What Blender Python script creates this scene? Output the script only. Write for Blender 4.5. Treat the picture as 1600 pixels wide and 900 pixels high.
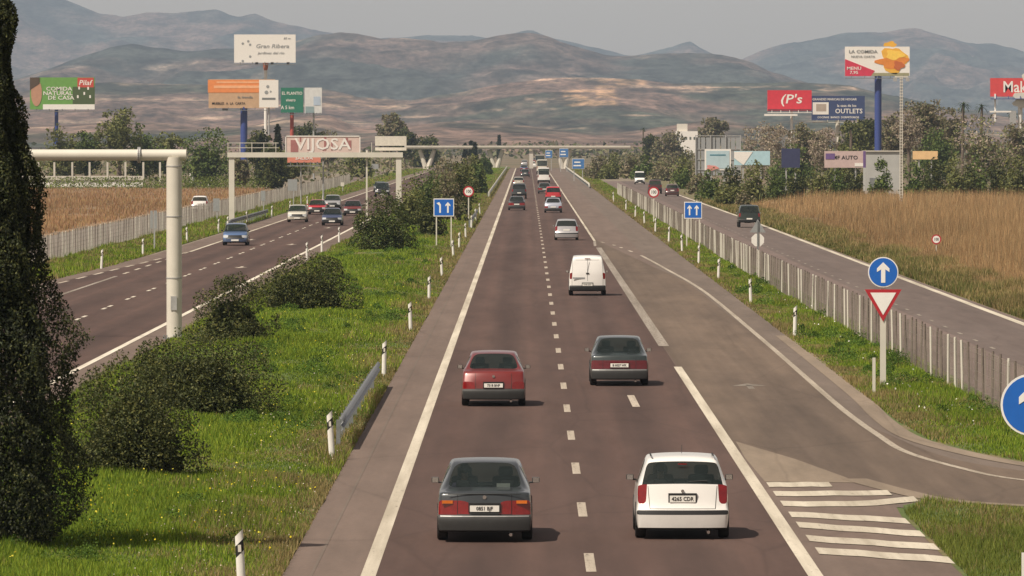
import bpy, math, random
import numpy as np
from mathutils import Vector, Matrix

# ------------------------------------------------------------------ clear
for o in list(bpy.data.objects):
    bpy.data.objects.remove(o)
S = bpy.context.scene
COL = S.collection
random.seed(7)
RNG = np.random.default_rng(7)

# ------------------------------------------------------------------ camera
F = 11000.0          # focal length in photo pixels (photo 1600 wide)
H = 7.2              # the camera stands on an overpass
VX, VY = 823.0, 216.0
cam_d = bpy.data.cameras.new('camera')
cam = bpy.data.objects.new('camera', cam_d)
COL.objects.link(cam)
cam.location = (0, 0, H)
cam_d.sensor_width = 36
cam_d.lens = 36 * F / 1600
cam.rotation_euler = (math.radians(90) - math.atan((450 - VY) / F), 0, math.atan((VX - 800) / F))
cam_d.clip_start = 1
cam_d.clip_end = 60000
S.camera = cam

# ------------------------------------------------------------------ world, sun, exposure
SUNV = Vector((-0.55, -0.50, 1.0)).normalized()      # towards the sun: behind-left of the camera
elev = math.asin(SUNV.z)
rot = math.atan2(SUNV.x, SUNV.y)
W = bpy.data.worlds.new('World')
S.world = W
W.use_nodes = True
nt = W.node_tree
bg = nt.nodes['Background']
sky = nt.nodes.new('ShaderNodeTexSky')
sky.sky_type = 'NISHITA'
sky.sun_disc = False
sky.sun_elevation = elev
sky.sun_rotation = rot
sky.air_density = 1.0
sky.dust_density = 1.0
sky.ozone_density = 1.0
hs = nt.nodes.new('ShaderNodeHueSaturation')
hs.inputs['Saturation'].default_value = 0.45
nt.links.new(sky.outputs[0], hs.inputs['Color'])
mxw = nt.nodes.new('ShaderNodeMix'); mxw.data_type = 'RGBA'; mxw.blend_type = 'MULTIPLY'
mxw.inputs[0].default_value = 1.0
mxw.inputs[7].default_value = (1.0, 0.83, 0.69, 1)
nt.links.new(hs.outputs[0], mxw.inputs[6])
nt.links.new(mxw.outputs[2], bg.inputs['Color'])
bg.inputs['Strength'].default_value = 0.095
sun_d = bpy.data.lights.new('sun', 'SUN')
sun_d.energy = 5.0
sun_d.angle = math.radians(0.6)
sun_d.color = (1.0, 0.90, 0.77)
sun = bpy.data.objects.new('sun', sun_d)
COL.objects.link(sun)
sun.rotation_euler = SUNV.to_track_quat('Z', 'Y').to_euler()
sun.location = (-50, -40, 80)
S.view_settings.view_transform = 'Standard'
S.view_settings.look = 'None'
S.view_settings.exposure = 0.10
S.view_settings.gamma = 1.0
S.view_settings.use_curve_mapping = False
S.render.engine = 'CYCLES'
S.cycles.max_bounces = 6
S.cycles.transparent_max_bounces = 10
S.cycles.volume_bounces = 1

def XZ(px, py, D):
    return (px - VX) * D / F, H - (py - VY) * D / F
def G(px, py):
    D = F * H / (py - VY)
    return (px - VX) * D / F, D

# ------------------------------------------------------------------ tagging
def tag(o, label=None, cat=None, group=None, kind=None):
    if label: o['label'] = label
    if cat: o['category'] = cat
    if group: o['group'] = group
    if kind: o['kind'] = kind
    return o
def empty(name, loc=(0, 0, 0), rz=0, label=None, cat=None, group=None):
    o = bpy.data.objects.new(name, None)
    COL.objects.link(o)
    o.location = loc
    o.rotation_euler = (0, 0, rz)
    o.empty_display_size = 0.3
    return tag(o, label, cat, group)
def link(name, me, parent=None, loc=None, mat=None):
    o = bpy.data.objects.new(name, me)
    COL.objects.link(o)
    if parent is not None: o.parent = parent
    if loc is not None: o.location = loc
    if mat is not None:
        me.materials.append(mat)
    return o
def copy_tree(o, parent=None, repaint=None):
    c = o.copy()
    COL.objects.link(c)
    c.parent = parent
    if repaint and o.type == 'MESH' and len(c.material_slots):
        m = c.material_slots[0].material
        if m is not None and m.name in repaint:
            c.material_slots[0].link = 'OBJECT'
            c.material_slots[0].material = repaint[m.name]
    for ch in list(o.children):
        copy_tree(ch, c, repaint)
    return c

# ------------------------------------------------------------------ materials
def new_mat(name):
    m = bpy.data.materials.new(name)
    m.use_nodes = True
    return m, m.node_tree, m.node_tree.nodes['Principled BSDF']
def ramp(nt, fac, stops):
    r = nt.nodes.new('ShaderNodeValToRGB')
    el = r.color_ramp.elements
    while len(el) < len(stops): el.new(0.5)
    for e, (p, c) in zip(el, stops):
        e.position = p
        e.color = (c[0], c[1], c[2], 1)
    nt.links.new(fac, r.inputs[0])
    return r.outputs[0]
def coords(nt, scale=(1, 1, 1), obj=True):
    tc = nt.nodes.new('ShaderNodeTexCoord')
    mp = nt.nodes.new('ShaderNodeMapping')
    mp.inputs['Scale'].default_value = scale
    nt.links.new(tc.outputs['Object'], mp.inputs[0])
    return mp.outputs[0]
def noise(nt, vec, scale, detail=4, rough=0.55):
    n = nt.nodes.new('ShaderNodeTexNoise')
    n.inputs['Scale'].default_value = scale
    n.inputs['Detail'].default_value = detail
    n.inputs['Roughness'].default_value = rough
    nt.links.new(vec, n.inputs['Vector'])
    return n.outputs['Fac']
def mixc(nt, fac, a, b, mode='MIX'):
    m = nt.nodes.new('ShaderNodeMix'); m.data_type = 'RGBA'; m.blend_type = mode
    for i, v in ((0, fac), (6, a), (7, b)):
        if hasattr(v, 'is_linked') or hasattr(v, 'links'):
            nt.links.new(v, m.inputs[i])
        else:
            m.inputs[i].default_value = v if i == 0 else (v[0], v[1], v[2], 1)
    return m.outputs[2]
def plain(name, c, rough=0.6, metal=0.0, var=0.12, scale=6.0, spec=0.5, coat=0.0, bump=0.0):
    m, nt, b = new_mat(name)
    v = coords(nt)
    f = noise(nt, v, scale, 5)
    lo = [x * (1 - var) for x in c]; hi = [min(1, x * (1 + var)) for x in c]
    nt.links.new(ramp(nt, f, [(0.3, lo), (0.7, hi)]), b.inputs['Base Color'])
    b.inputs['Roughness'].default_value = rough
    b.inputs['Metallic'].default_value = metal
    b.inputs['Specular IOR Level'].default_value = spec
    if coat:
        b.inputs['Coat Weight'].default_value = coat
        b.inputs['Coat Roughness'].default_value = 0.095
    if bump:
        bp = nt.nodes.new('ShaderNodeBump'); bp.inputs['Strength'].default_value = bump
        nt.links.new(f, bp.inputs['Height']); nt.links.new(bp.outputs[0], b.inputs['Normal'])
    return m
def attr_mat(name, rough=0.8, transl=0.0, spec=0.25):
    m, nt, b = new_mat(name)
    a = nt.nodes.new('ShaderNodeAttribute'); a.attribute_name = 'tone'
    nt.links.new(a.outputs['Color'], b.inputs['Base Color'])
    b.inputs['Roughness'].default_value = rough
    b.inputs['Specular IOR Level'].default_value = spec
    if transl:
        t = nt.nodes.new('ShaderNodeBsdfTranslucent')
        nt.links.new(a.outputs['Color'], t.inputs['Color'])
        mx = nt.nodes.new('ShaderNodeMixShader'); mx.inputs[0].default_value = transl
        out = nt.nodes['Material Output']
        nt.links.new(b.outputs[0], mx.inputs[1]); nt.links.new(t.outputs[0], mx.inputs[2])
        nt.links.new(mx.outputs[0], out.inputs[0])
    return m
def asphalt(name, c1, c2, streak=0.5, tracks=False):
    """worn asphalt: aggregate grain, blotches, and streaks drawn out along the direction of travel"""
    m, nt, b = new_mat(name)
    g = noise(nt, coords(nt), 9.0, 6, 0.7)
    bl = noise(nt, coords(nt, (0.35, 0.02, 1)), 1.0, 5, 0.6)
    st = noise(nt, coords(nt, (1.6, 0.006, 1)), 1.0, 3, 0.6)
    base = ramp(nt, bl, [(0.3, c1), (0.72, c2)])
    sc = ramp(nt, st, [(0.3, (1 - 0.28 * streak,) * 3), (0.7, (1 + 0.0 * streak,) * 3)])
    base = mixc(nt, 1.0, base, sc, 'MULTIPLY')
    gr = ramp(nt, g, [(0.3, (0.80, 0.80, 0.80)), (0.75, (1.0, 1.0, 1.0))])
    base = mixc(nt, 1.0, base, gr, 'MULTIPLY')
    cr = nt.nodes.new('ShaderNodeTexVoronoi'); cr.feature = 'DISTANCE_TO_EDGE'; cr.inputs['Scale'].default_value = 0.22
    w2 = nt.nodes.new('ShaderNodeMix'); w2.data_type = 'RGBA'; w2.inputs[0].default_value = 0.25
    nn_ = nt.nodes.new('ShaderNodeTexNoise'); nn_.inputs['Scale'].default_value = 0.8; nn_.inputs['Detail'].default_value = 5
    cv = coords(nt, (1.3, 0.22, 1)); nt.links.new(cv, nn_.inputs['Vector'])
    nt.links.new(cv, w2.inputs[6]); nt.links.new(nn_.outputs['Color'], w2.inputs[7]); nt.links.new(w2.outputs[2], cr.inputs['Vector'])
    crk = ramp(nt, cr.outputs['Distance'], [(0.0, (0.80, 0.80, 0.80)), (0.012, (1.0, 1.0, 1.0))])
    base = mixc(nt, 0.7, base, crk, 'MULTIPLY')
    if tracks:
        tc = nt.nodes.new('ShaderNodeTexCoord'); sp = nt.nodes.new('ShaderNodeSeparateXYZ'); nt.links.new(tc.outputs['Object'], sp.inputs[0])
        wob = nt.nodes.new('ShaderNodeMath'); wob.operation = 'MULTIPLY_ADD'; wob.inputs[1].default_value = 0.5
        nt.links.new(noise(nt, coords(nt, (0.2, 0.012, 1)), 1.0, 3), wob.inputs[0]); nt.links.new(sp.outputs[0], wob.inputs[2])
        def wave(freq, off):
            a_ = nt.nodes.new('ShaderNodeMath'); a_.operation = 'MULTIPLY_ADD'; a_.inputs[1].default_value = freq; a_.inputs[2].default_value = off
            nt.links.new(wob.outputs[0], a_.inputs[0])
            c_ = nt.nodes.new('ShaderNodeMath'); c_.operation = 'COSINE'; nt.links.new(a_.outputs[0], c_.inputs[0]); return c_.outputs[0]
        f1 = wave(2*math.pi/3.66, 2*math.pi*0.52/3.66)
        oil = ramp(nt, f1, [(0.55, (1.04, 1.04, 1.04)), (1.0, (0.80, 0.80, 0.81))])
        f2 = wave(4*math.pi/3.66, 4*math.pi*0.52/3.66+math.pi)
        trk = ramp(nt, f2, [(0.5, (1.0, 1.0, 1.0)), (1.0, (1.10, 1.08, 1.07))])
        base = mixc(nt, 0.9, base, oil, 'MULTIPLY'); base = mixc(nt, 1.0, base, trk, 'MULTIPLY')
    med_ = noise(nt, coords(nt, (1.1, 0.10, 1)), 1.0, 6, 0.7)
    base = mixc(nt, 1.0, base, ramp(nt, med_, [(0.35, (0.84, 0.83, 0.82)), (0.65, (1.08, 1.06, 1.05))]), 'MULTIPLY')
    nt.links.new(base, b.inputs['Base Color'])
    b.inputs['Roughness'].default_value = 0.85
    b.inputs['Specular IOR Level'].default_value = 0.3
    return m
def paint_mark(name, c, wear):
    """worn road paint: chipped where tyres cross, greyed by grime"""
    m, nt, b = new_mat(name)
    f = noise(nt, coords(nt, (5, 0.9, 1)), 2.0, 8, 0.75)
    g = noise(nt, coords(nt, (2, 0.06, 1)), 1.0, 4, 0.6)
    worn = (0.13, 0.10, 0.082)
    chip = ramp(nt, f, [(0.30 + wear * 0.2, worn), (0.42 + wear * 0.3, c)])
    grime = ramp(nt, g, [(0.35, (0.62, 0.60, 0.57)), (0.65, (1, 1, 1))])
    nt.links.new(mixc(nt, 1.0, chip, grime, 'MULTIPLY'), b.inputs['Base Color'])
    b.inputs['Roughness'].default_value = 0.7
    return m

M = {}
M['lane'] = asphalt('lane_asphalt', (0.084, 0.051, 0.042), (0.122, 0.077, 0.063), 0.6, True)
M['shoulder'] = asphalt('shoulder_asphalt', (0.165, 0.122, 0.099), (0.205, 0.155, 0.128), 0.3)
M['slip'] = asphalt('slip_asphalt', (0.125, 0.094, 0.073), (0.215, 0.160, 0.118), 0.9)
M['slab'] = asphalt('gore_asphalt', (0.165, 0.130, 0.105), (0.20, 0.160, 0.132), 0.4)
M['service'] = asphalt('service_asphalt', (0.145, 0.112, 0.098), (0.18, 0.143, 0.127), 0.5)
M['service_left'] = asphalt('service_old_asphalt', (0.19, 0.143, 0.126), (0.22, 0.168, 0.148), 0.6)
M['dust'] = asphalt('dusty_edge', (0.24, 0.19, 0.14), (0.33, 0.265, 0.20), 0.6)
M['line'] = paint_mark('line_paint', (0.62, 0.56, 0.45), 0.0)
M['line_worn'] = paint_mark('worn_line_paint', (0.36, 0.315, 0.26), 0.35)
M['dash'] = paint_mark('dash_paint', (0.55, 0.48, 0.39), 0.15)
M['line_bright'] = paint_mark('bright_line_paint', (0.78, 0.72, 0.60), 0.0)
M['leaf'] = attr_mat('leaf', 0.65, 0.25, 0.3)
M['grassblade'] = attr_mat('grass_blade', 0.75, 0.3, 0.2)
M['dryblade'] = attr_mat('dry_blade', 0.85, 0.15, 0.15)
M['bark'] = plain('bark', (0.13, 0.10, 0.075), 0.9, var=0.35, scale=9, bump=0.4)
M['galv'] = plain('galvanised_steel', (0.42, 0.42, 0.41), 0.5, 0.4, 0.12)
M['galv_dark'] = plain('weathered_steel', (0.20, 0.21, 0.21), 0.6, 0.3, 0.2)
M['cream'] = plain('cream_painted_steel', (0.60, 0.57, 0.49), 0.5, 0, 0.06, 1.2)
M['white'] = plain('white_paint', (0.76, 0.73, 0.68), 0.5, 0, 0.05)
M['offwhite'] = plain('offwhite_panel', (0.62, 0.58, 0.50), 0.6, 0, 0.08)
M['black'] = plain('black_plastic', (0.012, 0.012, 0.012), 0.55, 0, 0.2)
M['rubber'] = plain('tyre_rubber', (0.018, 0.018, 0.018), 0.85, 0, 0.2)
M['trim'] = plain('grey_bumper_plastic', (0.028, 0.028, 0.027), 0.6, 0, 0.15)
M['chrome'] = plain('bright_metal', (0.75, 0.75, 0.74), 0.18, 1.0, 0.04)
M['alloy'] = plain('wheel_alloy', (0.45, 0.45, 0.45), 0.35, 0.8, 0.08)
M['blue_sign'] = plain('blue_sign_face', (0.012, 0.125, 0.50), 0.4, 0, 0.06, 3)
M['blue_sign_pale'] = plain('pale_blue_sign_face', (0.05, 0.16, 0.38), 0.5, 0, 0.1, 3)
M['white_sign'] = plain('white_sign_face', (0.82, 0.80, 0.76), 0.45, 0, 0.03)
M['red_sign'] = plain('red_sign_face', (0.42, 0.02, 0.03), 0.45, 0, 0.08)
M['grey_back'] = plain('sign_back', (0.33, 0.34, 0.34), 0.5, 0.3, 0.1)
M['concrete'] = plain('concrete', (0.55, 0.51, 0.44), 0.85, 0, 0.12, 0.6)
M['plate'] = plain('plate_white', (0.80, 0.78, 0.72), 0.4, 0, 0.03)
M['seat'] = plain('seat_cloth', (0.030, 0.030, 0.033), 0.9, 0, 0.2)
M['red_lamp'] = plain('red_lamp', (0.20, 0.004, 0.005), 0.15, 0, 0.2, 9, coat=0.6)
M['red_dark'] = plain('dark_red_lamp', (0.11, 0.006, 0.012), 0.2, 0, 0.2, 9, coat=0.6)
M['amber'] = plain('amber_lamp', (0.65, 0.16, 0.02), 0.15, 0, 0.1, 9, coat=0.6)
M['clear_lamp'] = plain('headlamp', (0.60, 0.62, 0.62), 0.1, 0.2, 0.1, 9, coat=0.8)

def car_paint(name, c, metallic=0.0, rough=0.32, coat=0.8):
    m, nt, b = new_mat(name)
    v = coords(nt)
    f = noise(nt, v, 2.2, 6, 0.65)         # road dust in uneven film
    tc = nt.nodes.new('ShaderNodeTexCoord')
    sp = nt.nodes.new('ShaderNodeSeparateXYZ'); nt.links.new(tc.outputs['Object'], sp.inputs[0])
    mr = nt.nodes.new('ShaderNodeMapRange')
    mr.inputs[1].default_value = 0.15; mr.inputs[2].default_value = 0.8
    mr.inputs[3].default_value = 0.45; mr.inputs[4].default_value = 0.04
    nt.links.new(sp.outputs[2], mr.inputs[0])
    mu = nt.nodes.new('ShaderNodeMath'); mu.operation = 'MULTIPLY'
    nt.links.new(mr.outputs[0], mu.inputs[0]); nt.links.new(f, mu.inputs[1])
    nt.links.new(mixc(nt, mu.outputs[0], c, (0.16, 0.135, 0.11)), b.inputs['Base Color'])
    b.inputs['Metallic'].default_value = metallic
    b.inputs['Roughness'].default_value = rough
    b.inputs['Coat Weight'].default_value = coat
    b.inputs['Coat Roughness'].default_value = 0.06
    return m
PAINTS = {
    'white': car_paint('paint_white', (0.80, 0.78, 0.74)),
    'darkgrey': car_paint('paint_dark_grey', (0.035, 0.042, 0.046), 0.2),
    'teal': car_paint('paint_dark_teal', (0.030, 0.042, 0.042), 0.2),
    'red': car_paint('paint_red', (0.165, 0.016, 0.014), 0.1),
    'brightred': car_paint('paint_bright_red', (0.50, 0.02, 0.03), 0.0),
    'silver': car_paint('paint_silver', (0.50, 0.49, 0.50), 0.4),
    'paleblue': car_paint('paint_pale_blue', (0.42, 0.45, 0.52), 0.3),
    'blue': car_paint('paint_blue', (0.10, 0.17, 0.33), 0.3),
    'navy': car_paint('paint_navy', (0.06, 0.08, 0.17), 0.3),
    'black': car_paint('paint_black', (0.012, 0.012, 0.014), 0.1),
    'maroon': car_paint('paint_maroon', (0.075, 0.022, 0.024), 0.2),
    'beige': car_paint('paint_beige', (0.42, 0.38, 0.31), 0.2),
    'cream': car_paint('paint_cream', (0.66, 0.62, 0.52), 0.1),
    'green': car_paint('paint_dark_green', (0.016, 0.028, 0.022), 0.2),
}
def glass_mat(name, tint, trans):
    m, nt, b = new_mat(name)
    f = noise(nt, coords(nt), 3.0, 3)
    nt.links.new(ramp(nt, f, [(0.3, tint), (0.7, [x * 1.5 for x in tint])]), b.inputs['Base Color'])
    b.inputs['Roughness'].default_value = 0.06
    b.inputs['Specular IOR Level'].default_value = 0.9
    t = nt.nodes.new('ShaderNodeBsdfTransparent'); t.inputs['Color'].default_value = (0.55, 0.60, 0.58, 1)
    mx = nt.nodes.new('ShaderNodeMixShader'); mx.inputs[0].default_value = trans
    out = nt.nodes['Material Output']
    nt.links.new(b.outputs[0], mx.inputs[1]); nt.links.new(t.outputs[0], mx.inputs[2])
    nt.links.new(mx.outputs[0], out.inputs[0])
    return m
M['glass'] = glass_mat('tinted_glass', (0.025, 0.035, 0.034), 0.62)

# ------------------------------------------------------------------ mesh builder
class MB:
    def __init__(s):
        s.v = []; s.f = []
    def quad(s, a, b, c, d):
        n = len(s.v); s.v += [a, b, c, d]; s.f.append((n, n+1, n+2, n+3)); return s
    def poly(s, pts):
        n = len(s.v); s.v += list(pts); s.f.append(tuple(range(n, n+len(pts)))); return s
    def box(s, c, d, m=None):
        n = len(s.v)
        hx, hy, hz = d[0]/2, d[1]/2, d[2]/2
        for dz in (-hz, hz):
            for dx, dy in ((-hx, -hy), (hx, -hy), (hx, hy), (-hx, hy)):
                p = Vector((dx, dy, dz))
                if m is not None: p = m @ p
                s.v.append((c[0]+p.x, c[1]+p.y, c[2]+p.z))
        for q in ((3,2,1,0),(4,5,6,7),(0,1,5,4),(1,2,6,5),(2,3,7,6),(3,0,4,7)):
            s.f.append(tuple(n+i for i in q))
        return s
    def tube(s, p0, p1, r0, r1=None, n=10, caps=True):
        r1 = r0 if r1 is None else r1
        a = Vector(p0); b = Vector(p1); d = (b - a).normalized()
        u = d.orthogonal().normalized(); w = d.cross(u)
        k = len(s.v)
        for c, r in ((a, r0), (b, r1)):
            for i in range(n):
                t = 2*math.pi*i/n
                s.v.append(tuple(c + u*(r*math.cos(t)) + w*(r*math.sin(t))))
        for i in range(n):
            j = (i+1) % n
            s.f.append((k+i, k+j, k+n+j, k+n+i))
        if caps:
            s.f.append(tuple(k+i for i in reversed(range(n))))
            s.f.append(tuple(k+n+i for i in range(n)))
        return s
    def prism(s, pts, y0, y1, plane='xz'):
        """extrude an outline given in x,z along y"""
        n = len(pts); k = len(s.v)
        for y in (y0, y1):
            for p in pts: s.v.append((p[0], y, p[1]))
        for i in range(n):
            j = (i+1) % n
            s.f.append((k+i, k+j, k+n+j, k+n+i))
        s.f.append(tuple(k+i for i in reversed(range(n))))
        s.f.append(tuple(k+n+i for i in range(n)))
        return s
    def mesh(s, name, mat, smooth=False):
        me = bpy.data.meshes.new(name)
        me.from_pydata([tuple(p) for p in s.v], [], s.f)
        me.materials.append(mat)
        if smooth:
            me.polygons.foreach_set('use_smooth', [True]*len(me.polygons))
            me.set_sharp_from_angle(angle=math.radians(40))
        me.update()
        return me
    def build(s, name, mat, parent=None, loc=None, smooth=False):
        return link(name, s.mesh(name, mat, smooth), parent, loc)

def circle_pts(cx, cz, r, n=28, a0=0.0):
    return [(cx + r*math.cos(a0+2*math.pi*i/n), cz + r*math.sin(a0+2*math.pi*i/n)) for i in range(n)]
def text_mesh(name, body, size, mat, parent=None, loc=(0,0,0), xscale=1.0, shear=0.0, depth=0.004):
    """flat lettering facing -Y (towards the camera)"""
    cu = bpy.data.curves.new('lettering', 'FONT')
    cu.body = body; cu.size = size; cu.align_x = 'CENTER'; cu.align_y = 'CENTER'; cu.shear = shear
    cu.resolution_u = 2
    cu.extrude = depth; cu.offset = size*0.012
    tmp = bpy.data.objects.new('lettering', cu); COL.objects.link(tmp)
    bpy.context.view_layer.update()
    dg = bpy.context.evaluated_depsgraph_get()
    me = bpy.data.meshes.new_from_object(tmp.evaluated_get(dg))
    bpy.data.objects.remove(tmp)
    me.transform(Matrix.Rotation(math.radians(90), 4, 'X') @ Matrix.Diagonal((xscale, 1, 1, 1)))
    me.materials.clear()
    me.name = name
    return link(name, me, parent, loc, mat)

# ------------------------------------------------------------------ noise (numpy)
def _hash(ix, iy, seed):
    h = (ix.astype(np.int64)*374761393 + iy.astype(np.int64)*668265263 + seed*2147483647) & 0xffffffff
    h = ((h ^ (h >> 13)) * 1274126177) & 0xffffffff
    h = h ^ (h >> 16)
    return (h & 0xffff) / 65535.0
def vnoise(x, y, seed=0):
    x = np.asarray(x, float); y = np.asarray(y, float)
    ix = np.floor(x); iy = np.floor(y); fx = x-ix; fy = y-iy
    fx = fx*fx*(3-2*fx); fy = fy*fy*(3-2*fy)
    a = _hash(ix, iy, seed); b = _hash(ix+1, iy, seed); c = _hash(ix, iy+1, seed); d = _hash(ix+1, iy+1, seed)
    return (a*(1-fx)+b*fx)*(1-fy) + (c*(1-fx)+d*fx)*fy
def fbm(x, y, seed=0, oct=5, gain=0.5):
    t = 0; a = 1; s = 0
    for i in range(oct):
        t = t + a*vnoise(x*2**i, y*2**i, seed+i*17); s += a; a *= gain
    return t/s
def grid_mesh(name, V, nx, ny, cols=None, smooth=True):
    """V: (ny*nx,3)"""
    i = np.arange(nx*ny).reshape(ny, nx)
    q = np.stack([i[:-1,:-1], i[:-1,1:], i[1:,1:], i[1:,:-1]], -1).reshape(-1, 4)
    return raw_mesh(name, V, q, cols, smooth)
def raw_mesh(name, V, Q, cols=None, smooth=False):
    k = Q.shape[1]
    me = bpy.data.meshes.new(name)
    me.vertices.add(len(V)); me.vertices.foreach_set('co', np.ascontiguousarray(V, dtype=np.float32).ravel())
    me.loops.add(Q.size); me.loops.foreach_set('vertex_index', np.ascontiguousarray(Q, dtype=np.int32).ravel())
    me.polygons.add(len(Q)); me.polygons.foreach_set('loop_start', np.arange(0, Q.size, k, dtype=np.int32))
    me.update(calc_edges=True)
    if smooth: me.polygons.foreach_set('use_smooth', np.ones(len(Q), bool))
    if cols is not None:
        a = me.color_attributes.new('tone', 'FLOAT_COLOR', 'POINT')
        c = np.ones((len(V), 4), np.float32); c[:, :3] = cols
        a.data.foreach_set('color', c.ravel())
    return me
def leaf_cloud(name, P, size, cols, flat=0.0, aspect=0.55, upright=0.0):
    n = len(P)
    a = RNG.normal(size=(n, 3)); a[:, 2] = a[:, 2]*(1-flat) + upright*2.0*np.abs(RNG.normal(size=n))
    a /= np.linalg.norm(a, axis=1)[:, None]
    b = RNG.normal(size=(n, 3)); b -= (b*a).sum(1)[:, None]*a
    b /= np.linalg.norm(b, axis=1)[:, None]
    s = np.asarray(size).reshape(-1, 1)*np.ones((n, 1))
    V = np.stack([P - a*s, P + b*s*aspect, P + a*s, P - b*s*aspect], 1).reshape(-1, 3)
    Q = np.arange(4*n).reshape(n, 4)
    return raw_mesh(name, V, Q, np.repeat(cols, 4, 0))
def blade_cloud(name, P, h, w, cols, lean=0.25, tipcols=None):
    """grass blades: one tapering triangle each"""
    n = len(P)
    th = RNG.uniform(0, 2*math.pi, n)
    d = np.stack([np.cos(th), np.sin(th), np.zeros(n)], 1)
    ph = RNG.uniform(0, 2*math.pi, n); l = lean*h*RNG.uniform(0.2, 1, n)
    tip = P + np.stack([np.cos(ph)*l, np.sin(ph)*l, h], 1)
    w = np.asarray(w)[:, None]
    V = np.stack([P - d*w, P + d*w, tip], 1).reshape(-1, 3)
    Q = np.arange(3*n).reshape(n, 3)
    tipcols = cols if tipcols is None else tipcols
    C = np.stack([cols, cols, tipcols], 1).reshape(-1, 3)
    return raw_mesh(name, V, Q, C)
def tones(n, pal, jitter=0.15):
    pal = np.array(pal)
    c = pal[RNG.integers(0, len(pal), n)]
    return c*(1+RNG.normal(0, jitter, (n, 1))).clip(0.4, 1.7)
# ================================================================== SETTING
def sheet(name, pts, z, mat, parent=None, kind='structure'):
    """flat polygon sheet from an outline (x, y)"""
    me = bpy.data.meshes.new(name)
    me.from_pydata([(x, y, z) for x, y in pts], [], [tuple(range(len(pts)))])
    me.materials.append(mat)
    o = link(name, me, parent)
    if parent is None: tag(o, kind=kind)
    return o
def strip(name, left, right, z, mat, parent=None, sub=1, jag=0.0, seed=1):
    """quad strip between two edge lines given as lists of (x, y) of equal length; jag roughens the edge"""
    def dens(L):
        out = []
        for (x0, y0), (x1, y1) in zip(L[:-1], L[1:]):
            for k in range(sub):
                t = k/sub; out.append((x0+(x1-x0)*t, y0+(y1-y0)*t))
        return out + [L[-1]]
    L = dens(left); R = dens(right)
    V = []; n = len(L)
    for i in range(n):
        jl = (vnoise(L[i][1]*0.8, seed, 3)-0.5)*jag; jr = (vnoise(R[i][1]*0.8, seed+9, 5)-0.5)*jag
        V += [(L[i][0]+float(jl), L[i][1], z), (R[i][0]+float(jr), R[i][1], z)]
    fc = [(2*i, 2*i+1, 2*i+3, 2*i+2) for i in range(n-1)]
    me = bpy.data.meshes.new(name); me.from_pydata(V, [], fc); me.materials.append(mat)
    o = link(name, me, parent)
    if parent is None: tag(o, kind='structure')
    return o
def line(name, pts, w, z, mat, parent):
    L = []; R = []
    for i, p in enumerate(pts):
        q0 = pts[max(0, i-1)]; q1 = pts[min(len(pts)-1, i+1)]
        d = Vector((q1[0]-q0[0], q1[1]-q0[1])).normalized()
        nn = Vector((-d.y, d.x))*w/2
        L.append((p[0]+nn.x, p[1]+nn.y)); R.append((p[0]-nn.x, p[1]-nn.y))
    return strip(name, L, R, z, mat, parent)

# ground: one sheet to the horizon
m, nt, b = new_mat('dry_ground')
v = coords(nt)
big = noise(nt, v, 0.012, 6, 0.6); fine = noise(nt, v, 1.3, 5, 0.65)
base = ramp(nt, big, [(0.35, (0.085, 0.085, 0.04)), (0.5, (0.15, 0.115, 0.065)), (0.65, (0.19, 0.14, 0.085))])
nt.links.new(mixc(nt, 1.0, base, ramp(nt, fine, [(0.3, (0.7,)*3), (0.7, (1.1,)*3)]), 'MULTIPLY'), b.inputs['Base Color'])
b.inputs['Roughness'].default_value = 0.95
M['ground'] = m
sheet('ground', [(-9000, -300), (9000, -300), (9000, 17400), (-9000, 17400)], -0.06, M['ground'])

def verge_mat(name, greens, dry, thr=0.5):
    m, nt, b = new_mat(name)
    v = coords(nt, (1, 0.45, 1))
    f1 = noise(nt, v, 0.35, 6, 0.6); f2 = noise(nt, v, 4.0, 5, 0.7)
    g = ramp(nt, f2, [(0.3, greens[0]), (0.7, greens[1])])
    d = ramp(nt, f2, [(0.3, [x*0.7 for x in dry]), (0.7, dry)])
    k = ramp(nt, f1, [(thr-0.06, (0, 0, 0)), (thr+0.06, (1, 1, 1))])
    nt.links.new(mixc(nt, k, g, d), b.inputs['Base Color'])
    b.inputs['Roughness'].default_value = 0.95
    return m
M['median'] = verge_mat('median_soil', ((0.06, 0.095, 0.018), (0.095, 0.13, 0.028)), (0.20, 0.155, 0.07), 0.56)
M['verge_dry'] = verge_mat('dry_verge_soil', ((0.09, 0.11, 0.035), (0.13, 0.13, 0.05)), (0.20, 0.145, 0.08), 0.5)
M['field'] = verge_mat('field_soil', ((0.20, 0.13, 0.065), (0.26, 0.17, 0.085)), (0.17, 0.12, 0.07), 0.52)
M['field_left'] = verge_mat('left_field_soil', ((0.22, 0.145, 0.085), (0.27, 0.18, 0.10)), (0.19, 0.135, 0.085), 0.52)

sheet('roadside_soil', [(-40, -200), (30, -200), (30, 1700), (-40, 1700)], -0.02, plain('roadside_soil', (0.20, 0.165, 0.12), 0.95, var=0.3, scale=0.8))

# gently uneven planted median between the carriageways
def median_z(x, y):
    u = np.clip((np.asarray(x)+12.75)/8.7, 0, 1)
    return 0.03 + np.sin(np.pi*u)*(0.10 + 0.22*fbm(np.asarray(x)*0.35, np.asarray(y)*0.12, 5))
ny = 420; nx = 19
ys = 40*(1750/40.0)**np.linspace(0, 1, ny); xs = np.linspace(-12.75, -4.03, nx)
X, Y = np.meshgrid(xs, ys)
med = link('planted_median', grid_mesh('planted_median', np.stack([X, Y, median_z(X, Y)], -1).reshape(-1, 3), nx, ny))
med.data.materials.append(M['median']); tag(med, kind='structure')

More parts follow.
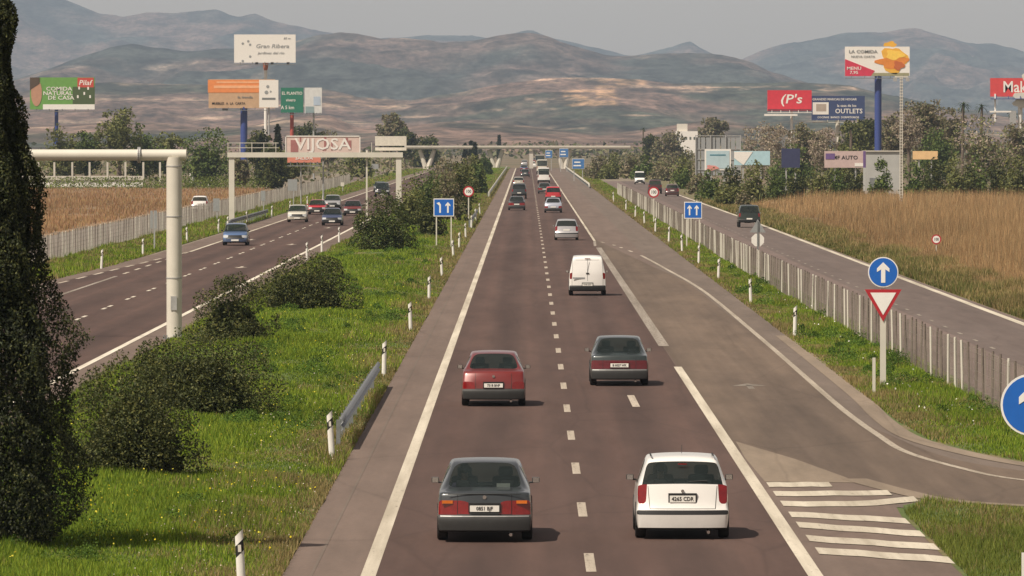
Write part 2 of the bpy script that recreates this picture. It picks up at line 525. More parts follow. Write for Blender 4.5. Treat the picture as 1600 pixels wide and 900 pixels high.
# ---- motorway pavement
far = 1700
R_edge = [(9.4, -80), (9.4, 100), (9.4, 180), (9.4, far)]
road = strip('motorway', [(-4.05, -80), (-4.05, 60), (-4.05, 400), (-4.05, far)], [(7.2, -80), (7.2, 60), (7.2, 400), (7.2, far)], 0.02, M['shoulder'], sub=60, jag=0.16)
strip('carriageway_lanes', [(-2.55, -80), (-2.55, far)], [(4.7, -80), (4.7, far)], 0.024, M['lane'], road)
# acceleration lane and curved slip road
acc_out = [(9.9, far), (9.8, 400), (9.55, 256), (9.38, 200), (9.25, 180), (9.4, 168), (10.1, 161), (11.2, 154.5), (13.2, 147), (17.5, 138.5), (24, 130), (36, 122)]
acc_in = [(7.15, far), (7.15, 400), (7.15, 256), (7.15, 200), (6.4, 180), (5.4, 155), (6.2, 144.5), (7.0, 137.6), (9.6, 134.4), (14.6, 129), (21.6, 121), (33, 112)]
def smoothl(L, k=8):
    D_ = []
    for (x0, y0), (x1, y1) in zip(L[:-1], L[1:]):
        n_ = max(1, int(abs(y1-y0)/45))
        D_ += [(x0+(x1-x0)*j/n_, y0+(y1-y0)*j/n_) for j in range(n_)]
    L = D_+[L[-1]]
    P = [Vector((x, y)) for x, y in L]; out = []
    for i in range(len(P)-1):
        p0 = P[max(0, i-1)]; p1 = P[i]; p2 = P[i+1]; p3 = P[min(len(P)-1, i+2)]
        for j in range(k):
            t = j/k
            q = 0.5*((2*p1)+(-p0+p2)*t+(2*p0-5*p1+4*p2-p3)*t*t+(-p0+3*p1-3*p2+p3)*t**3)
            out.append((q.x, q.y))
    return out+[(P[-1].x, P[-1].y)]
strip('slip_road_shoulder', smoothl(acc_in), smoothl(acc_out), 0.016, M['slab'], road, jag=0.0)
sl_in = [(4.72, 860), (4.72, 495), (4.72, 330), (4.72, 224), (4.8, 172), (5.1, 158), (6.6, 147.8), (7.9, 140.8), (10.2, 136.9), (15, 130.9), (22, 123), (34, 114)]
sl_out = [(4.9, 860), (4.95, 495), (7.95, 350), (8.45, 224), (8.45, 184), (8.75, 171), (9.5, 158.0), (10.9, 151.2), (13.3, 144), (17.6, 136), (24, 128), (36, 120)]
strip('acceleration_lane', smoothl(sl_in), smoothl(sl_out), 0.0235, M['slip'], road)
slip_line = [(4.62, 497), (5.8, 474), (6.6, 447), (7.0, 431), (7.65, 386), (8.3, 331), (8.4, 250), (8.36, 197), (8.38, 182), (8.5, 170), (8.68, 161), (9.43, 153.2), (10.4, 147.8), (13.2, 141.6), (18, 133.5), (26, 124)]
SL = smoothl(slip_line)
M['slipline'] = paint_mark('slip_line_paint', (0.46, 0.40, 0.32), 0.15)
line('slip_edge_line', [p for p in SL if p[1] < 434], 0.18, 0.030, M['slipline'], road)
for y0 in range(490, 440, -13):                       # dashed opening of the taper
    seg = [p for p in SL if y0-7 <= p[1] <= y0]
    if len(seg) > 1: line('taper_dash', seg, 0.17, 0.029, M['dash'], road)
# dusty wedge at the nose and dust along the slip road's inner edge
sheet('dust_patch', [(4.95, 166.5), (6.0, 157.5), (6.75, 149.0), (6.9, 146.6), (4.98, 147.0), (4.9, 158)], 0.0262, M['dust'], road)
line('dust_band', smoothl([(6.9, 148.3), (7.6, 143.0), (8.4, 139.3), (10.4, 136.6), (15, 130.6), (22, 122.6)]), 0.55, 0.0288, M['dust'], road)
line('dust_band', smoothl([(9.3, 256), (9.25, 200), (9.1, 180), (9.22, 169), (9.95, 161), (11.1, 154.2), (13.2, 146.7), (17.5, 138.2)]), 0.5, 0.0275, M['dust'], road)
# hatched area: seven slightly bent transverse stripes
hl = [(4.99, 145.6), (5.0, 141.9), (5.01, 138.2), (5.02, 134.2), (5.03, 130.5), (5.04, 126.1), (5.05, 122.4)]
hr = [(6.3, 145.8), (7.35, 142.3), (7.75, 140.0), (7.14, 131.9), (7.18, 127.5), (7.2, 123.4), (7.22, 119.6)]
for i, (a, c) in enumerate(zip(hl, hr)):
    n = 6; up = []; lo = []
    for k in range(n+1):
        t = k/n; x = a[0]+(c[0]-a[0])*t; y = a[1]+(c[1]-a[1])*t
        if i == 2: y = a[1]-0.9*math.sin(t*math.pi*0.6)+(c[1]-a[1]+0.85)*t**2.2
        y += 0.12*math.sin(k*2.1+i*1.7)
        up.append((x, y+1.0)); lo.append((x, y-0.95))
    strip('hatch_stripe', lo, up, 0.0315, M['line'], road)
# edge lines and lane dashes
line('edge_line', [(-2.6, -80), (-2.6, far)], 0.25, 0.028, M['line'], road)
line('edge_line', [(4.74, -80), (4.74, 221)], 0.25, 0.028, M['line'], road)
line('edge_line_worn', [(4.74, 243), (4.72, 462)], 0.36, 0.0285, M['line_worn'], road)
line('edge_line_fragment', [(4.55, 468), (4.72, 490)], 0.18, 0.0285, M['line_worn'], road)
line('edge_line', [(4.74, 492), (4.74, far)], 0.17, 0.028, M['line'], road)
dash = MB().quad((-0.085, 0, 0), (0.085, 0, 0), (0.085, 5.2, 0), (-0.085, 5.2, 0)).mesh('lane_dash', M['dash'])
y = 116.4
while y < 1640:
    o = link('lane_dash', dash, road, (1.07+0.0, y, 0.028)); y += 17
M['faint'] = paint_mark('faded_arrow_paint', (0.27, 0.235, 0.195), 0.3)
def arrow(name, x, y, z, parent, w=1.0, L=5.0, flip=False, mat=None):
    s = -1 if flip else 1
    mb = MB()
    mb.quad((-0.09, 0, 0), (0.09, 0, 0), (0.09, L*0.6*s, 0), (-0.09, L*0.6*s, 0)) if not flip else mb.quad((0.09, 0, 0), (-0.09, 0, 0), (-0.09, -L*0.6, 0), (0.09, -L*0.6, 0))
    t = ((-w/2, L*0.52*s, 0), (w/2, L*0.52*s, 0), (0, L*s, 0))
    mb.poly(t if not flip else t[::-1])
    o = mb.build(name, mat or M['dash'], parent, (x, y, z))
    return o
line('lane_mark_tail', [(2.93, 188), (2.9, 196.5)], 0.20, 0.028, M['dash'], road)
arrow('arrow_marking', 6.45, 201.5, 0.028, road, 1.0, 4.5, False, M['faint'])
# shoulder wear line beside the pavement edge
line('pavement_joint', [(-3.55, 60), (-3.5, 420)], 0.05, 0.0245, M['slab'], road)

# ---- the opposite carriageway
opp = strip('opposite_carriageway', [(-23.0, 1700), (-23.0, 440), (-23.9, 372), (-24.7, 320), (-26.2, 260), (-28.5, 200), (-31, 150), (-36, 60)],
            [(-12.7, 1700), (-12.7, 440), (-12.7, 372), (-12.7, 320), (-12.7, 260), (-12.7, 200), (-12.7, 150), (-12.7, 60)], 0.02, M['shoulder'], sub=6)
strip('carriageway_lanes', [(-21.2, 1700), (-21.3, 440), (-23.4, 350), (-24.4, 312), (-26, 260), (-28, 200), (-30.5, 150), (-35, 60)],
      [(-14.0, 1700), (-14.0, 440), (-14.0, 350), (-14.0, 312), (-14.0, 260), (-14.0, 200), (-14.0, 150), (-14.0, 60)], 0.024, M['lane'], opp)
line('edge_line', [(-13.95, 60), (-13.95, 1650)], 0.22, 0.032, M['line_bright'], opp)
line('edge_line', [(-21.3, 445), (-21.3, 1650)], 0.20, 0.028, M['line'], opp)
line('exit_nose_line', [(-21.35, 150), (-21.35, 366)], 0.20, 0.032, M['line_worn'], opp)
for k in range(14):
    y0 = 436-k*11.0; t = (436-y0)/100.0
    x0 = -21.5-1.9*min(t, 3); x1 = -21.5-1.9*min(t-0.055, 3) if k else -21.5
    line('exit_dash', [(x0-0.0, y0), (x0+0.10, y0+6)], 0.2, 0.032, M['dash'], opp)
    if k < 7: line('edge_dash', [(-21.32, 372+k*11), (-21.32, 377+k*11)], 0.17, 0.034, M['dash'], opp)
dash2 = MB().quad((-0.075, 0, 0), (0.075, 0, 0), (0.075, 2.6, 0), (-0.075, 2.6, 0)).mesh('lane_dash', M['line_bright'])
y = 277.5
while y < 1500:
    link('lane_dash', dash2, opp, (-17.8, y, 0.032)); link('lane_dash', dash2, opp, (-17.8, y+4.4, 0.032)); y += 17.6
for y0 in (394, 478, 566):
    arrow('arrow_marking', -15.9, y0, 0.034, opp, .8, 5, True, M['dash'])
arrow('arrow_marking', -19.5, 500, 0.034, opp, .8, 5, True, M['dash'])

# ---- verges and frontage roads
strip('left_verge', [(-29.0, 40), (-28.3, 400), (-28.2, 1650)], [(-36.3, 40), (-23.4, 400), (-22.9, 1650)], 0.008, M['median'], sub=40)
strip('right_verge', [(7.1, -80), (7.1, 137), (9.3, 138), (9.3, 1650)], [(12.9, -80), (12.9, 137), (12.9, 138), (12.9, 1650)], 0.008, M['median'], sub=40)
isl = [(7.16, -60), (7.16, 115), (7.15, 131), (7.35, 137.5), (7.9, 139.3), (9.8, 136.0), (14.6, 129.8), (21.6, 121.8), (33.6, 112.6), (60, 100), (60, -60)]
sheet('grass_island', isl, 0.026, M['median'])
svc = strip('frontage_road_right', [(12.9, -60), (12.9, 1180)], [(19.65, -60), (19.65, 1180)], 0.012, M['service_left'], sub=20)
strip('resurfaced_lane', [(15.6, -60), (15.6, 1175)], [(19.45, -60), (19.45, 1175)], 0.016, M['service'], svc)
line('edge_line', smoothl([(19.25, -40), (19.2, 300), (19.3, 450), (19.5, 620), (19.2, 900)]), 0.32, 0.024, M['line'], svc)
y = 240
while y < 700:
    line('centre_dash', [(15.95, y), (15.95, y+2.2)], 0.12, 0.024, M['line_worn'], svc); y += 9
svl = strip('frontage_road_left', [(-35.0, 60), (-35.0, 1500)], [(-29.4, 60), (-29.4, 1500)], 0.012, M['service_left'], sub=20)
strip('roadside_strip', [(19.6, -60), (19.6, 1500)], [(23.5, -60), (23.5, 1500)], 0.006, M['verge_dry'], sub=40)
sheet('reed_field_soil', [(23.5, 60), (260, 60), (260, 760), (23.5, 760)], 0.004, M['field'])
sheet('left_field_soil', [(-260, 100), (-35, 100), (-35, 1010), (-260, 1010)], 0.004, M['field_left'])

# ---- hills and mountains, one terrain mesh per range
def hills(name, prof, D, depth, foot, seed, cover, xr=1700, nx=520, ny=90, rough=0.16, fall=0.5):
    xs = np.linspace(-xr, xr, nx)
    px = VX + xs*F/D
    pxs = np.array([p[0] for p in prof], float); pys = np.array([p[1] for p in prof], float)
    crest = H - (np.interp(px, pxs, pys)-VY)*D/F
    crest = crest + (fbm(xs*0.012, xs*0+seed, seed, 5)-0.5)*D*0.0012
    t = np.linspace(0, 1+fall, ny)
    ys = D-depth + t*depth
    X, T = np.meshgrid(xs, t); Yv = np.meshgrid(xs, ys)[1]
    C = np.meshgrid(crest, t)[0]
    up = np.clip(T, 0, 1)
    gully = fbm(X*0.006, Yv*0.0016, seed+3, 6, 0.55)
    rid = 1-np.abs(2*fbm(X*0.0045+0.3*gully, Yv*0.0012, seed+8, 5)-1)
    s = up**1.25*(1-0.45*(1-up)*(1-rid)*2*1.1) + (rid-0.6)*rough*np.sin(np.pi*up)*1.4
    Z = foot + (C-foot)*np.clip(s, 0, None)
    back = np.clip(T-1, 0, None)
    Z = Z - back*(C-foot)*1.4
    Z = np.maximum(Z, foot-1)
    cols = cover(X, Yv, Z, up, D).reshape(-1, 3)
    me = grid_mesh(name, np.stack([X, Yv, Z], -1).reshape(-1, 3), nx, ny, cols)
    me.materials.append(M['terrain'])
    return tag(link(name, me), kind='structure')
M['terrain'] = attr_mat('hillside_cover', 0.95, 0, 0.1)
_nt = M['terrain'].node_tree
_at = [n for n in _nt.nodes if n.type == 'ATTRIBUTE'][0]; _bs = _nt.nodes['Principled BSDF']
_f = noise(_nt, coords(_nt, (1, 0.15, 3.0)), 0.022, 8, 0.72)
_g = noise(_nt, coords(_nt, (1, 0.15, 2.5)), 0.10, 5, 0.7)
_m = mixc(_nt, 1.0, _at.outputs['Color'], ramp(_nt, _f, [(0.38, (0.34, 0.38, 0.36)), (0.60, (1.65, 1.55, 1.46))]), 'MULTIPLY')
_m = mixc(_nt, 1.0, _m, ramp(_nt, _g, [(0.38, (0.55, 0.58, 0.55)), (0.62, (1.35, 1.3, 1.28))]), 'MULTIPLY')
_nt.links.new(_m, _bs.inputs['Base Color'])
def blend(a, b, k):
    return a*(1-k[..., None]) + b*k[..., None]
def cover_low(X, Y, Z, up, D):
    n1 = fbm(X*0.010, Z*0.03+Y*0.001, 41, 5); n2 = fbm(X*0.035, Z*0.09+Y*0.004, 43, 5); n3 = fbm(X*0.006, Z*0.14, 47, 5)
    green = np.array([0.045, 0.055, 0.042]); brown = np.array([0.135, 0.097, 0.082]); pale = np.array([0.27, 0.21, 0.165])
    c = blend(np.broadcast_to(green, X.shape+(3,)), np.broadcast_to(brown, X.shape+(3,)), np.clip((n1-0.42)*6, 0, 1))
    c = blend(c, np.broadcast_to(pale, X.shape+(3,)), np.clip((n3-0.62)*10, 0, 1)*np.clip((n2-0.47)*8, 0, 1))
    c = c*(0.7+0.6*n2)[..., None]
    return c
def cover_mid(X, Y, Z, up, D):
    c = cover_low(X, Y, Z, up, D)*0.9
    px = VX+X*F/Y; py = VY-(Z-H)*F/Y
    jx = px+30*(fbm(X*0.01, Z*0.08, 61, 4)-0.5); jy = py+9*(fbm(X*0.02, Z*0.2, 67, 4)-0.5)
    pale = np.array([0.42, 0.31, 0.235]); ochre = np.array([0.36, 0.24, 0.145])
    for (x0, x1, y0, y1, col, k) in ((812, 872, 122, 131, pale, 0.9), (868, 1000, 117, 127, pale, 0.8), (925, 1010, 122, 139, ochre, 0.7),
                                     (880, 965, 140, 168, ochre, 0.95), (820, 905, 150, 162, pale, 0.6), (985, 1110, 133, 140, pale, 0.8),
                                     (1100, 1240, 134, 138, pale, 0.5), (1270, 1340, 132, 142, pale, 0.7), (180, 330, 126, 131, pale, 0.5),
                                     (500, 620, 150, 170, ochre, 0.35), (540, 720, 163, 168, pale, 0.5)):
        d = np.minimum(np.minimum(jx-x0, x1-jx)/8.0, np.minimum(jy-y0, y1-jy)/1.5)
        c = blend(c, np.broadcast_to(col, c.shape), np.clip(d, 0, 1)*k*0.75*np.clip((fbm(X*0.09, Z*0.55, 71, 5)-0.42)*7, 0.10, 1))
    return c
def cover_high(X, Y, Z, up, D):
    n1 = fbm(X*0.006, Y*0.002, 81, 5); n2 = fbm(X*0.02, Y*0.006, 83, 5)
    green = np.array([0.036, 0.046, 0.044]); brown = np.array([0.095, 0.075, 0.068])
    c = blend(np.broadcast_to(green, X.shape+(3,)), np.broadcast_to(brown, X.shape+(3,)), np.clip((n1-0.48)*6, 0, 1))
    k = np.clip((n2-0.70)*12, 0, 1)*0.5*(0.0 if D > 12000 else 1.0)
    c = blend(c, np.broadcast_to(np.array([0.24, 0.20, 0.17]), c.shape), k)
    return c*(0.75+0.5*n2)[..., None]
low = [(-400, 205), (0, 200), (100, 196), (200, 192), (300, 200), (400, 196), (470, 182), (515, 181), (560, 200), (620, 200), (700, 190), (760, 193), (850, 201), (930, 207), (1000, 200), (1060, 192), (1100, 188), (1180, 196), (1300, 185), (1400, 195), (1600, 205), (2000, 205)]
mid = [(-400, 150), (0, 146), (80, 135), (180, 127), (330, 128), (420, 138), (500, 140), (560, 155), (640, 155), (720, 143), (800, 128), (850, 121), (940, 117), (1000, 122), (1050, 131), (1130, 131), (1230, 128), (1330, 130), (1400, 145), (1480, 170), (1600, 190), (2000, 195)]
high = [(-400, 150), (30, 122), (70, 110), (95, 100), (130, 86), (170, 73), (210, 70), (250, 76), (290, 80), (330, 76), (380, 76), (430, 72), (470, 62), (500, 53), (530, 49), (560, 50), (600, 57), (640, 57), (690, 65), (740, 62), (790, 53), (830, 52), (860, 58), (900, 72), (940, 83), (975, 87), (1010, 84), (1060, 82), (1110, 81), (1150, 88), (1175, 97), (1200, 112), (1240, 126), (1300, 140), (1500, 170), (2000, 200)]
dist = [(-400, -60), (0, -50), (50, -30), (95, -8), (125, 2), (160, 18), (190, 25), (230, 21), (260, 17), (340, 17), (375, 26), (400, 22), (425, 30), (450, 40), (500, 48), (560, 56), (620, 60), (690, 52), (735, 50), (770, 58), (830, 50), (880, 62), (940, 78), (990, 88), (1050, 74), (1078, 66), (1095, 76), (1130, 90), (1160, 92), (1190, 80), (1240, 63), (1280, 55), (1325, 47), (1375, 52), (1420, 46), (1460, 52), (1500, 63), (1550, 67), (1600, 78), (1800, 60), (2000, 90)]
hills('foothills', low, 4600, 1700, -0.5, 3, cover_low, xr=900, nx=620, ny=110)
hills('quarried_hills', mid, 6600, 2000, -0.5, 13, cover_mid, xr=1050, nx=1150, ny=200, rough=0.10)
hills('hill_range', high, 9000, 2600, 0, 23, cover_high, xr=1500, nx=620, ny=120, rough=0.20)
hills('distant_mountains', dist, 15000, 4200, 0, 33, cover_high, xr=2400, nx=520, ny=90, rough=0.20)

# ---- haze
hz = bpy.data.meshes.new('haze')
bx = MB().box((0, 8700, 259), (9600, 18400, 526))
hz.from_pydata(bx.v, [], bx.f)
hm = bpy.data.materials.new('haze'); hm.use_nodes = True
hm.node_tree.nodes.clear()
out = hm.node_tree.nodes.new('ShaderNodeOutputMaterial')
pv = hm.node_tree.nodes.new('ShaderNodeVolumePrincipled')
pv.inputs['Color'].default_value = (0.60, 0.755, 0.98, 1)
pv.inputs['Density'].default_value = 0.48e-4
pv.inputs['Anisotropy'].default_value = 0.0
hm.node_tree.links.new(pv.outputs[0], out.inputs['Volume'])
hz.materials.append(hm)
haze = link('haze', hz); tag(haze, kind='stuff')
# ================================================================== VEHICLES
FD = [1, .92, .86, .60, .32]           # column fractions on decks
FR = [1, .93, .60, .32]                # on the roof, of the roof half width
ST = {}
def deck(y, z, wb=.955, crown=.02): return dict(y=y, zb=z, wb=wb, zt=z+.012, deck=True, crown=crown)
def roof(y, zb, zt, wr, wb=.965, crown=.025): return dict(y=y, zb=zb, wb=wb, zt=zt, wr=wr, deck=False, crown=crown)
ST['sedan'] = dict(L=4.70, W=.845, fd=FD, rz=[.15, .21, .455, .485, .745, .86], ry=[.14, .02, 0, .07, .085, .13], rw=[.90, .975, 1, .985, .985, .955],
    fz=[.18, .26, .48, .52, .70, .74], fy=[.16, .03, 0, .07, .09, .16],
    st=[deck(.13, .86), deck(.55, .885), deck(.98, .90), roof(1.62, .90, 1.335, .70), roof(1.85, .90, 1.365, .72), roof(2.38, .895, 1.385, .735), roof(2.48, .895, 1.385, .735),
        roof(2.95, .885, 1.345, .71), deck(3.55, .865), deck(4.1, .80), deck(4.54, .74)],
    rear=[2], wind=[7], side=[3, 5, 6, 7], pillar=[4], wheels=(.98, 3.72), wr=.305,
    lamp=(3, 0, 3), amber=True, garnish=None, plate=(.60, .52, .11), bumper='trim')
ST['sedan_band'] = dict(ST['sedan'], garnish='red_dark', amber=False, W=.84, L=4.55)
ST['fastback'] = dict(L=4.35, W=.85, fd=FD, rz=[.15, .20, .43, .46, .66, .90], ry=[.15, .03, 0, .06, .07, .20], rw=[.90, .975, 1, .99, .99, .94],
    fz=[.18, .26, .46, .50, .66, .70], fy=[.16, .03, 0, .07, .10, .2],
    st=[deck(.20, .90), deck(.42, .935), deck(.62, .955), roof(1.30, .93, 1.36, .68), roof(1.6, .93, 1.40, .71), roof(2.1, .92, 1.42, .72), roof(2.2, .92, 1.42, .72),
        roof(2.65, .90, 1.37, .70), deck(3.35, .86), deck(3.85, .80), deck(4.15, .70)],
    rear=[2], wind=[7], side=[3, 5, 6, 7], pillar=[4], wheels=(.82, 3.42), wr=.30,
    lamp=(3, 0, 2), amber=False, garnish=None, plate=(.56, .50, .11), bumper='trim')
ST['hatch'] = dict(L=3.95, W=.835, fd=[1, .91, .80, .58, .30], rz=[.14, .20, .44, .52, .62, .955], ry=[.10, .02, 0, .02, .09, .16], rw=[.92, .985, 1, 1, .985, .95],
    fz=[.18, .26, .46, .52, .70, .76], fy=[.14, .03, 0, .05, .10, .2],
    st=[deck(.16, .955), roof(.47, .955, 1.36, .76), roof(.60, .955, 1.425, .765, crown=.045), roof(.9, .95, 1.445, .77, crown=.04), roof(1.55, .94, 1.46, .775, crown=.035), roof(1.66, .94, 1.46, .775, crown=.035),
        roof(2.35, .92, 1.40, .74), deck(3.05, .90), deck(3.5, .84), deck(3.75, .76)],
    rear=[0], wind=[6], side=[3, 5, 6], pillar=[4], wheels=(.68, 3.18), wr=.30,
    lamp=(4, 0, 1), amber=False, garnish=None, plate=(.72, .46, .12), bumper=None, strip='black')
ST['van'] = dict(L=4.1, W=.84, fd=FD, rz=[.18, .25, .42, .46, .75, 1.02], ry=[.08, .02, 0, .03, .035, .045], rw=[.94, 1, 1, .99, .99, .965],
    fz=[.18, .26, .48, .54, .74, .82], fy=[.14, .03, 0, .06, .12, .22],
    st=[deck(.045, 1.02), roof(.16, 1.02, 1.70, .80, crown=.04), roof(.25, 1.02, 1.77, .80, crown=.045), roof(1.2, 1.02, 1.80, .80, crown=.04), roof(2.0, 1.0, 1.80, .79), roof(2.1, 1.0, 1.80, .79),
        roof(2.6, .98, 1.72, .76), deck(3.3, 1.0), deck(3.65, .92), deck(3.88, .82)],
    rear=[], wind=[6], side=[5, 6], pillar=[4], wheels=(.72, 3.35), wr=.30,
    lamp=(4, 0, 1), amber=False, garnish=None, plate=(.50, .46, .11), bumper='black')
ST['estate'] = dict(ST['hatch'], L=4.4, rear=[0], st=[deck(.16, .95), roof(.50, .95, 1.34, .74), roof(.66, .95, 1.40, .75), roof(1.1, .95, 1.43, .76), roof(1.9, .94, 1.45, .77), roof(2.0, .94, 1.45, .77),
        roof(2.75, .92, 1.38, .73), deck(3.45, .88), deck(3.95, .82), deck(4.2, .74)], wheels=(.85, 3.55), bumper='trim')
ST['suv'] = dict(L=4.3, W=.89, fd=[1, .91, .82, .60, .32], rz=[.38, .46, .62, .66, .85, 1.12], ry=[.10, .02, 0, .03, .04, .06], rw=[.94, 1, 1, .99, .99, .96],
    fz=[.34, .42, .62, .66, .86, .98], fy=[.14, .03, 0, .06, .08, .12],
    st=[deck(.06, 1.12), roof(.22, 1.12, 1.66, .80), roof(.34, 1.12, 1.76, .81), roof(.9, 1.10, 1.78, .82), roof(1.6, 1.10, 1.78, .82), roof(1.7, 1.10, 1.78, .82),
        roof(2.4, 1.08, 1.72, .80), deck(2.95, 1.08), deck(3.6, 1.04), deck(4.16, .98)],
    rear=[0], wind=[6], side=[3, 5, 6], pillar=[4], wheels=(.78, 3.4), wr=.37,
    lamp=(4, 0, 1), amber=False, garnish=None, plate=(.70, .46, .11), bumper='black')
ST['bigvan'] = dict(L=5.3, W=.98, fd=FD, rz=[.30, .38, .52, .56, .95, 1.35], ry=[.08, .02, 0, .03, .035, .04], rw=[.95, 1, 1, .99, .99, .98],
    fz=[.26, .34, .56, .62, .88, 1.0], fy=[.14, .03, 0, .06, .12, .2],
    st=[deck(.04, 1.35), roof(.10, 1.35, 2.38, .90), roof(.2, 1.35, 2.48, .90), roof(1.5, 1.35, 2.5, .90), roof(3.3, 1.3, 2.5, .90), roof(3.4, 1.3, 2.5, .90),
        roof(4.0, 1.2, 2.3, .86), deck(4.7, 1.22), deck(4.95, 1.12), deck(5.1, 1.0)],
    rear=[0], wind=[6], side=[5, 6], pillar=[4], wheels=(1.0, 4.4), wr=.34,
    lamp=(4, 0, 1), amber=False, garnish=None, plate=(.62, .46, .11), bumper='black')
TAGN = {0: 'body', 1: 'rear_window', 2: 'windshield', 3: 'side_window', 4: 'tail_light', 5: 'bumper', 6: 'underbody', 7: 'headlight', 8: 'grille', 9: 'rear_garnish', 10: 'indicator'}

def shell(P, subdiv):
    st = P['st']; K = len(st); W = P['W']; L = P['L']
    y_end = st[-1]['y']
    fd = P['fd']
    def fr(k):
        return fd if st[k]['deck'] else None
    V = []; top = {}
    for k, s in enumerate(st):
        for c in range(11):
            sg = -1 if c < 5 else (1 if c > 5 else 0)
            i = c if c <= 5 else 10-c
            if s['deck']:
                x = W*s['wb']*(fd[i] if i < 5 else 0)
                z = s['zb'] if i == 0 else s['zt'] + s['crown']*(1-(x/(W*s['wb']))**2)
                y = s['y']
                b = abs(x/W)**3*0.11
                if k == 0: y += b
                if k == K-1: y -= b*1.6
            else:
                if i == 0: x = W*s['wb']; z = s['zb']
                else:
                    q = ([1, .93, .60, .32, 0])[i-1]
                    x = W*s['wr']*q; z = s['zt'] - (.03 if i == 1 else 0) + s['crown']*(1-q*q)
                y = s['y'] + (0 if i else 0)
                if k in (1,) and st[0]['deck'] and len(P['rear']) and P['rear'][0] == 0: y += abs(x/W)**3*.08
            top[(k, c)] = len(V); V.append([sg*x, y, z])
    per = [(0, c) for c in range(11)] + [(k, 10) for k in range(1, K-1)] + [(K-1, c) for c in range(10, -1, -1)] + [(k, 0) for k in range(K-2, 0, -1)]
    rows = {}
    for r in range(5):
        for (k, c) in per:
            sg = -1 if c < 5 else (1 if c > 5 else 0)
            i = c if c <= 5 else 10-c
            f = (fd[i] if i < 5 else 0)
            ys = st[k]['y']; t = min(1, max(0, ys/L))
            z = P['rz'][r]*(1-t)+P['fz'][r]*t
            w = W*P['rw'][r]
            if k == 0:
                y = P['ry'][r] + (f**3)*0.11; w *= .985
            elif k == K-1:
                y = L-.0-P['fy'][r]-(f**3)*.2; w *= .95
            else: y = ys
            rows[(r, k, c)] = len(V); V.append([sg*f*w if k in (0, K-1) else sg*w, y, z])
    for (k, c) in per: rows[(5, k, c)] = top[(k, c)]
    Fc = []; T = []
    for k in range(K-1):
        for c in range(10):
            Fc.append((top[(k, c)], top[(k, c+1)], top[(k+1, c+1)], top[(k+1, c)]))
            i = c if c < 5 else 9-c
            t = 0
            if k in P['rear'] and i >= (2 if (st[k]['deck'] and P['rear'][0] != 0) else 1): t = 1
            if k in P['wind'] and i >= 1: t = 2
            if k in P['side'] and i == 0: t = 3
            T.append(t)
    n = len(per)
    lr, l0, l1 = P['lamp']
    for r in range(5):
        for j in range(n):
            (k0, c0), (k1, c1) = per[j], per[(j+1) % n]
            a = rows[(r, k0, c0)]; b = rows[(r, k1, c1)]; c_ = rows[(r+1, k1, c1)]; d = rows[(r+1, k0, c0)]
            Fc.append((a, b, c_, d))
            t = 0
            i = min(c0, c1) if max(c0, c1) <= 5 else 10-max(c0, c1)
            if k0 == 0 and k1 == 0:
                if r == 0: t = 6
                if r == 1 and P['bumper']: t = 5
                if r == 2 and (P['bumper'] or P.get('strip')): t = 5 if not P.get('strip') else 6
                if r == lr and l0 <= i <= l1: t = 4
                if r == lr and P['garnish'] and i > l1: t = 9
            elif k0 == K-1 and k1 == K-1:
                if r == 0: t = 6
                if r == 1 and P['bumper']: t = 5
                if r == 3: t = 7 if i <= 2 else 8
                if r == 2: t = 8 if i >= 2 else 0
            else:
                if r == 0: t = 6 if P['bumper'] else 0
                if r == lr and (k0 == 0 or k1 == 0) and P['lamp'][2] >= 2 and False: t = 4
            T.append(t)
    Fc.append(tuple(rows[(0, k, c)] for (k, c) in reversed(per))); T.append(6)
    me = bpy.data.meshes.new('shell'); me.from_pydata(V, [], Fc)
    for i in range(11): me.materials.append(None)
    me.polygons.foreach_set('material_index', T)
    cr = me.attributes.new('crease_edge', 'FLOAT', 'EDGE')
    em = {}
    for p in me.polygons:
        for ek in p.edge_keys: em.setdefault(ek, []).append(p.material_index)
    for e in me.edges:
        ts = em.get(tuple(sorted(e.vertices)), [0])
        v = 0.0
        if len(set(ts)) > 1: v = 0.85
        if 6 in ts and len(set(ts)) > 1: v = 0.6
        cr.data[e.index].value = v
    # soft crease along the belt line
    bel = set(top[(k, c)] for (k, c) in per)
    for e in me.edges:
        if e.vertices[0] in bel and e.vertices[1] in bel: cr.data[e.index].value = max(cr.data[e.index].value, 0.45)
    tmp = bpy.data.objects.new('shell', me); COL.objects.link(tmp)
    md = tmp.modifiers.new('s', 'SUBSURF'); md.levels = subdiv; md.render_levels = subdiv
    bpy.context.view_layer.update()
    dg = bpy.context.evaluated_depsgraph_get()
    me2 = bpy.data.meshes.new_from_object(tmp.evaluated_get(dg))
    bpy.data.objects.remove(tmp)
    nv = len(me2.vertices); co = np.empty(nv*3, np.float32); me2.vertices.foreach_get('co', co); co = co.reshape(-1, 3)
    nf = len(me2.polygons); q = np.empty(nf*4, np.int32)
    me2.loops.foreach_get('vertex_index', q); q = q.reshape(-1, 4)
    ti = np.empty(nf, np.int32); me2.polygons.foreach_get('material_index', ti)
    return co, q, ti

def sub_mesh(name, co, q, mat, smooth=True):
    u, inv = np.unique(q.ravel(), return_inverse=True)
    me = raw_mesh(name, co[u], inv.reshape(-1, 4).astype(np.int32), None, smooth)
    me.materials.append(mat)
    return me

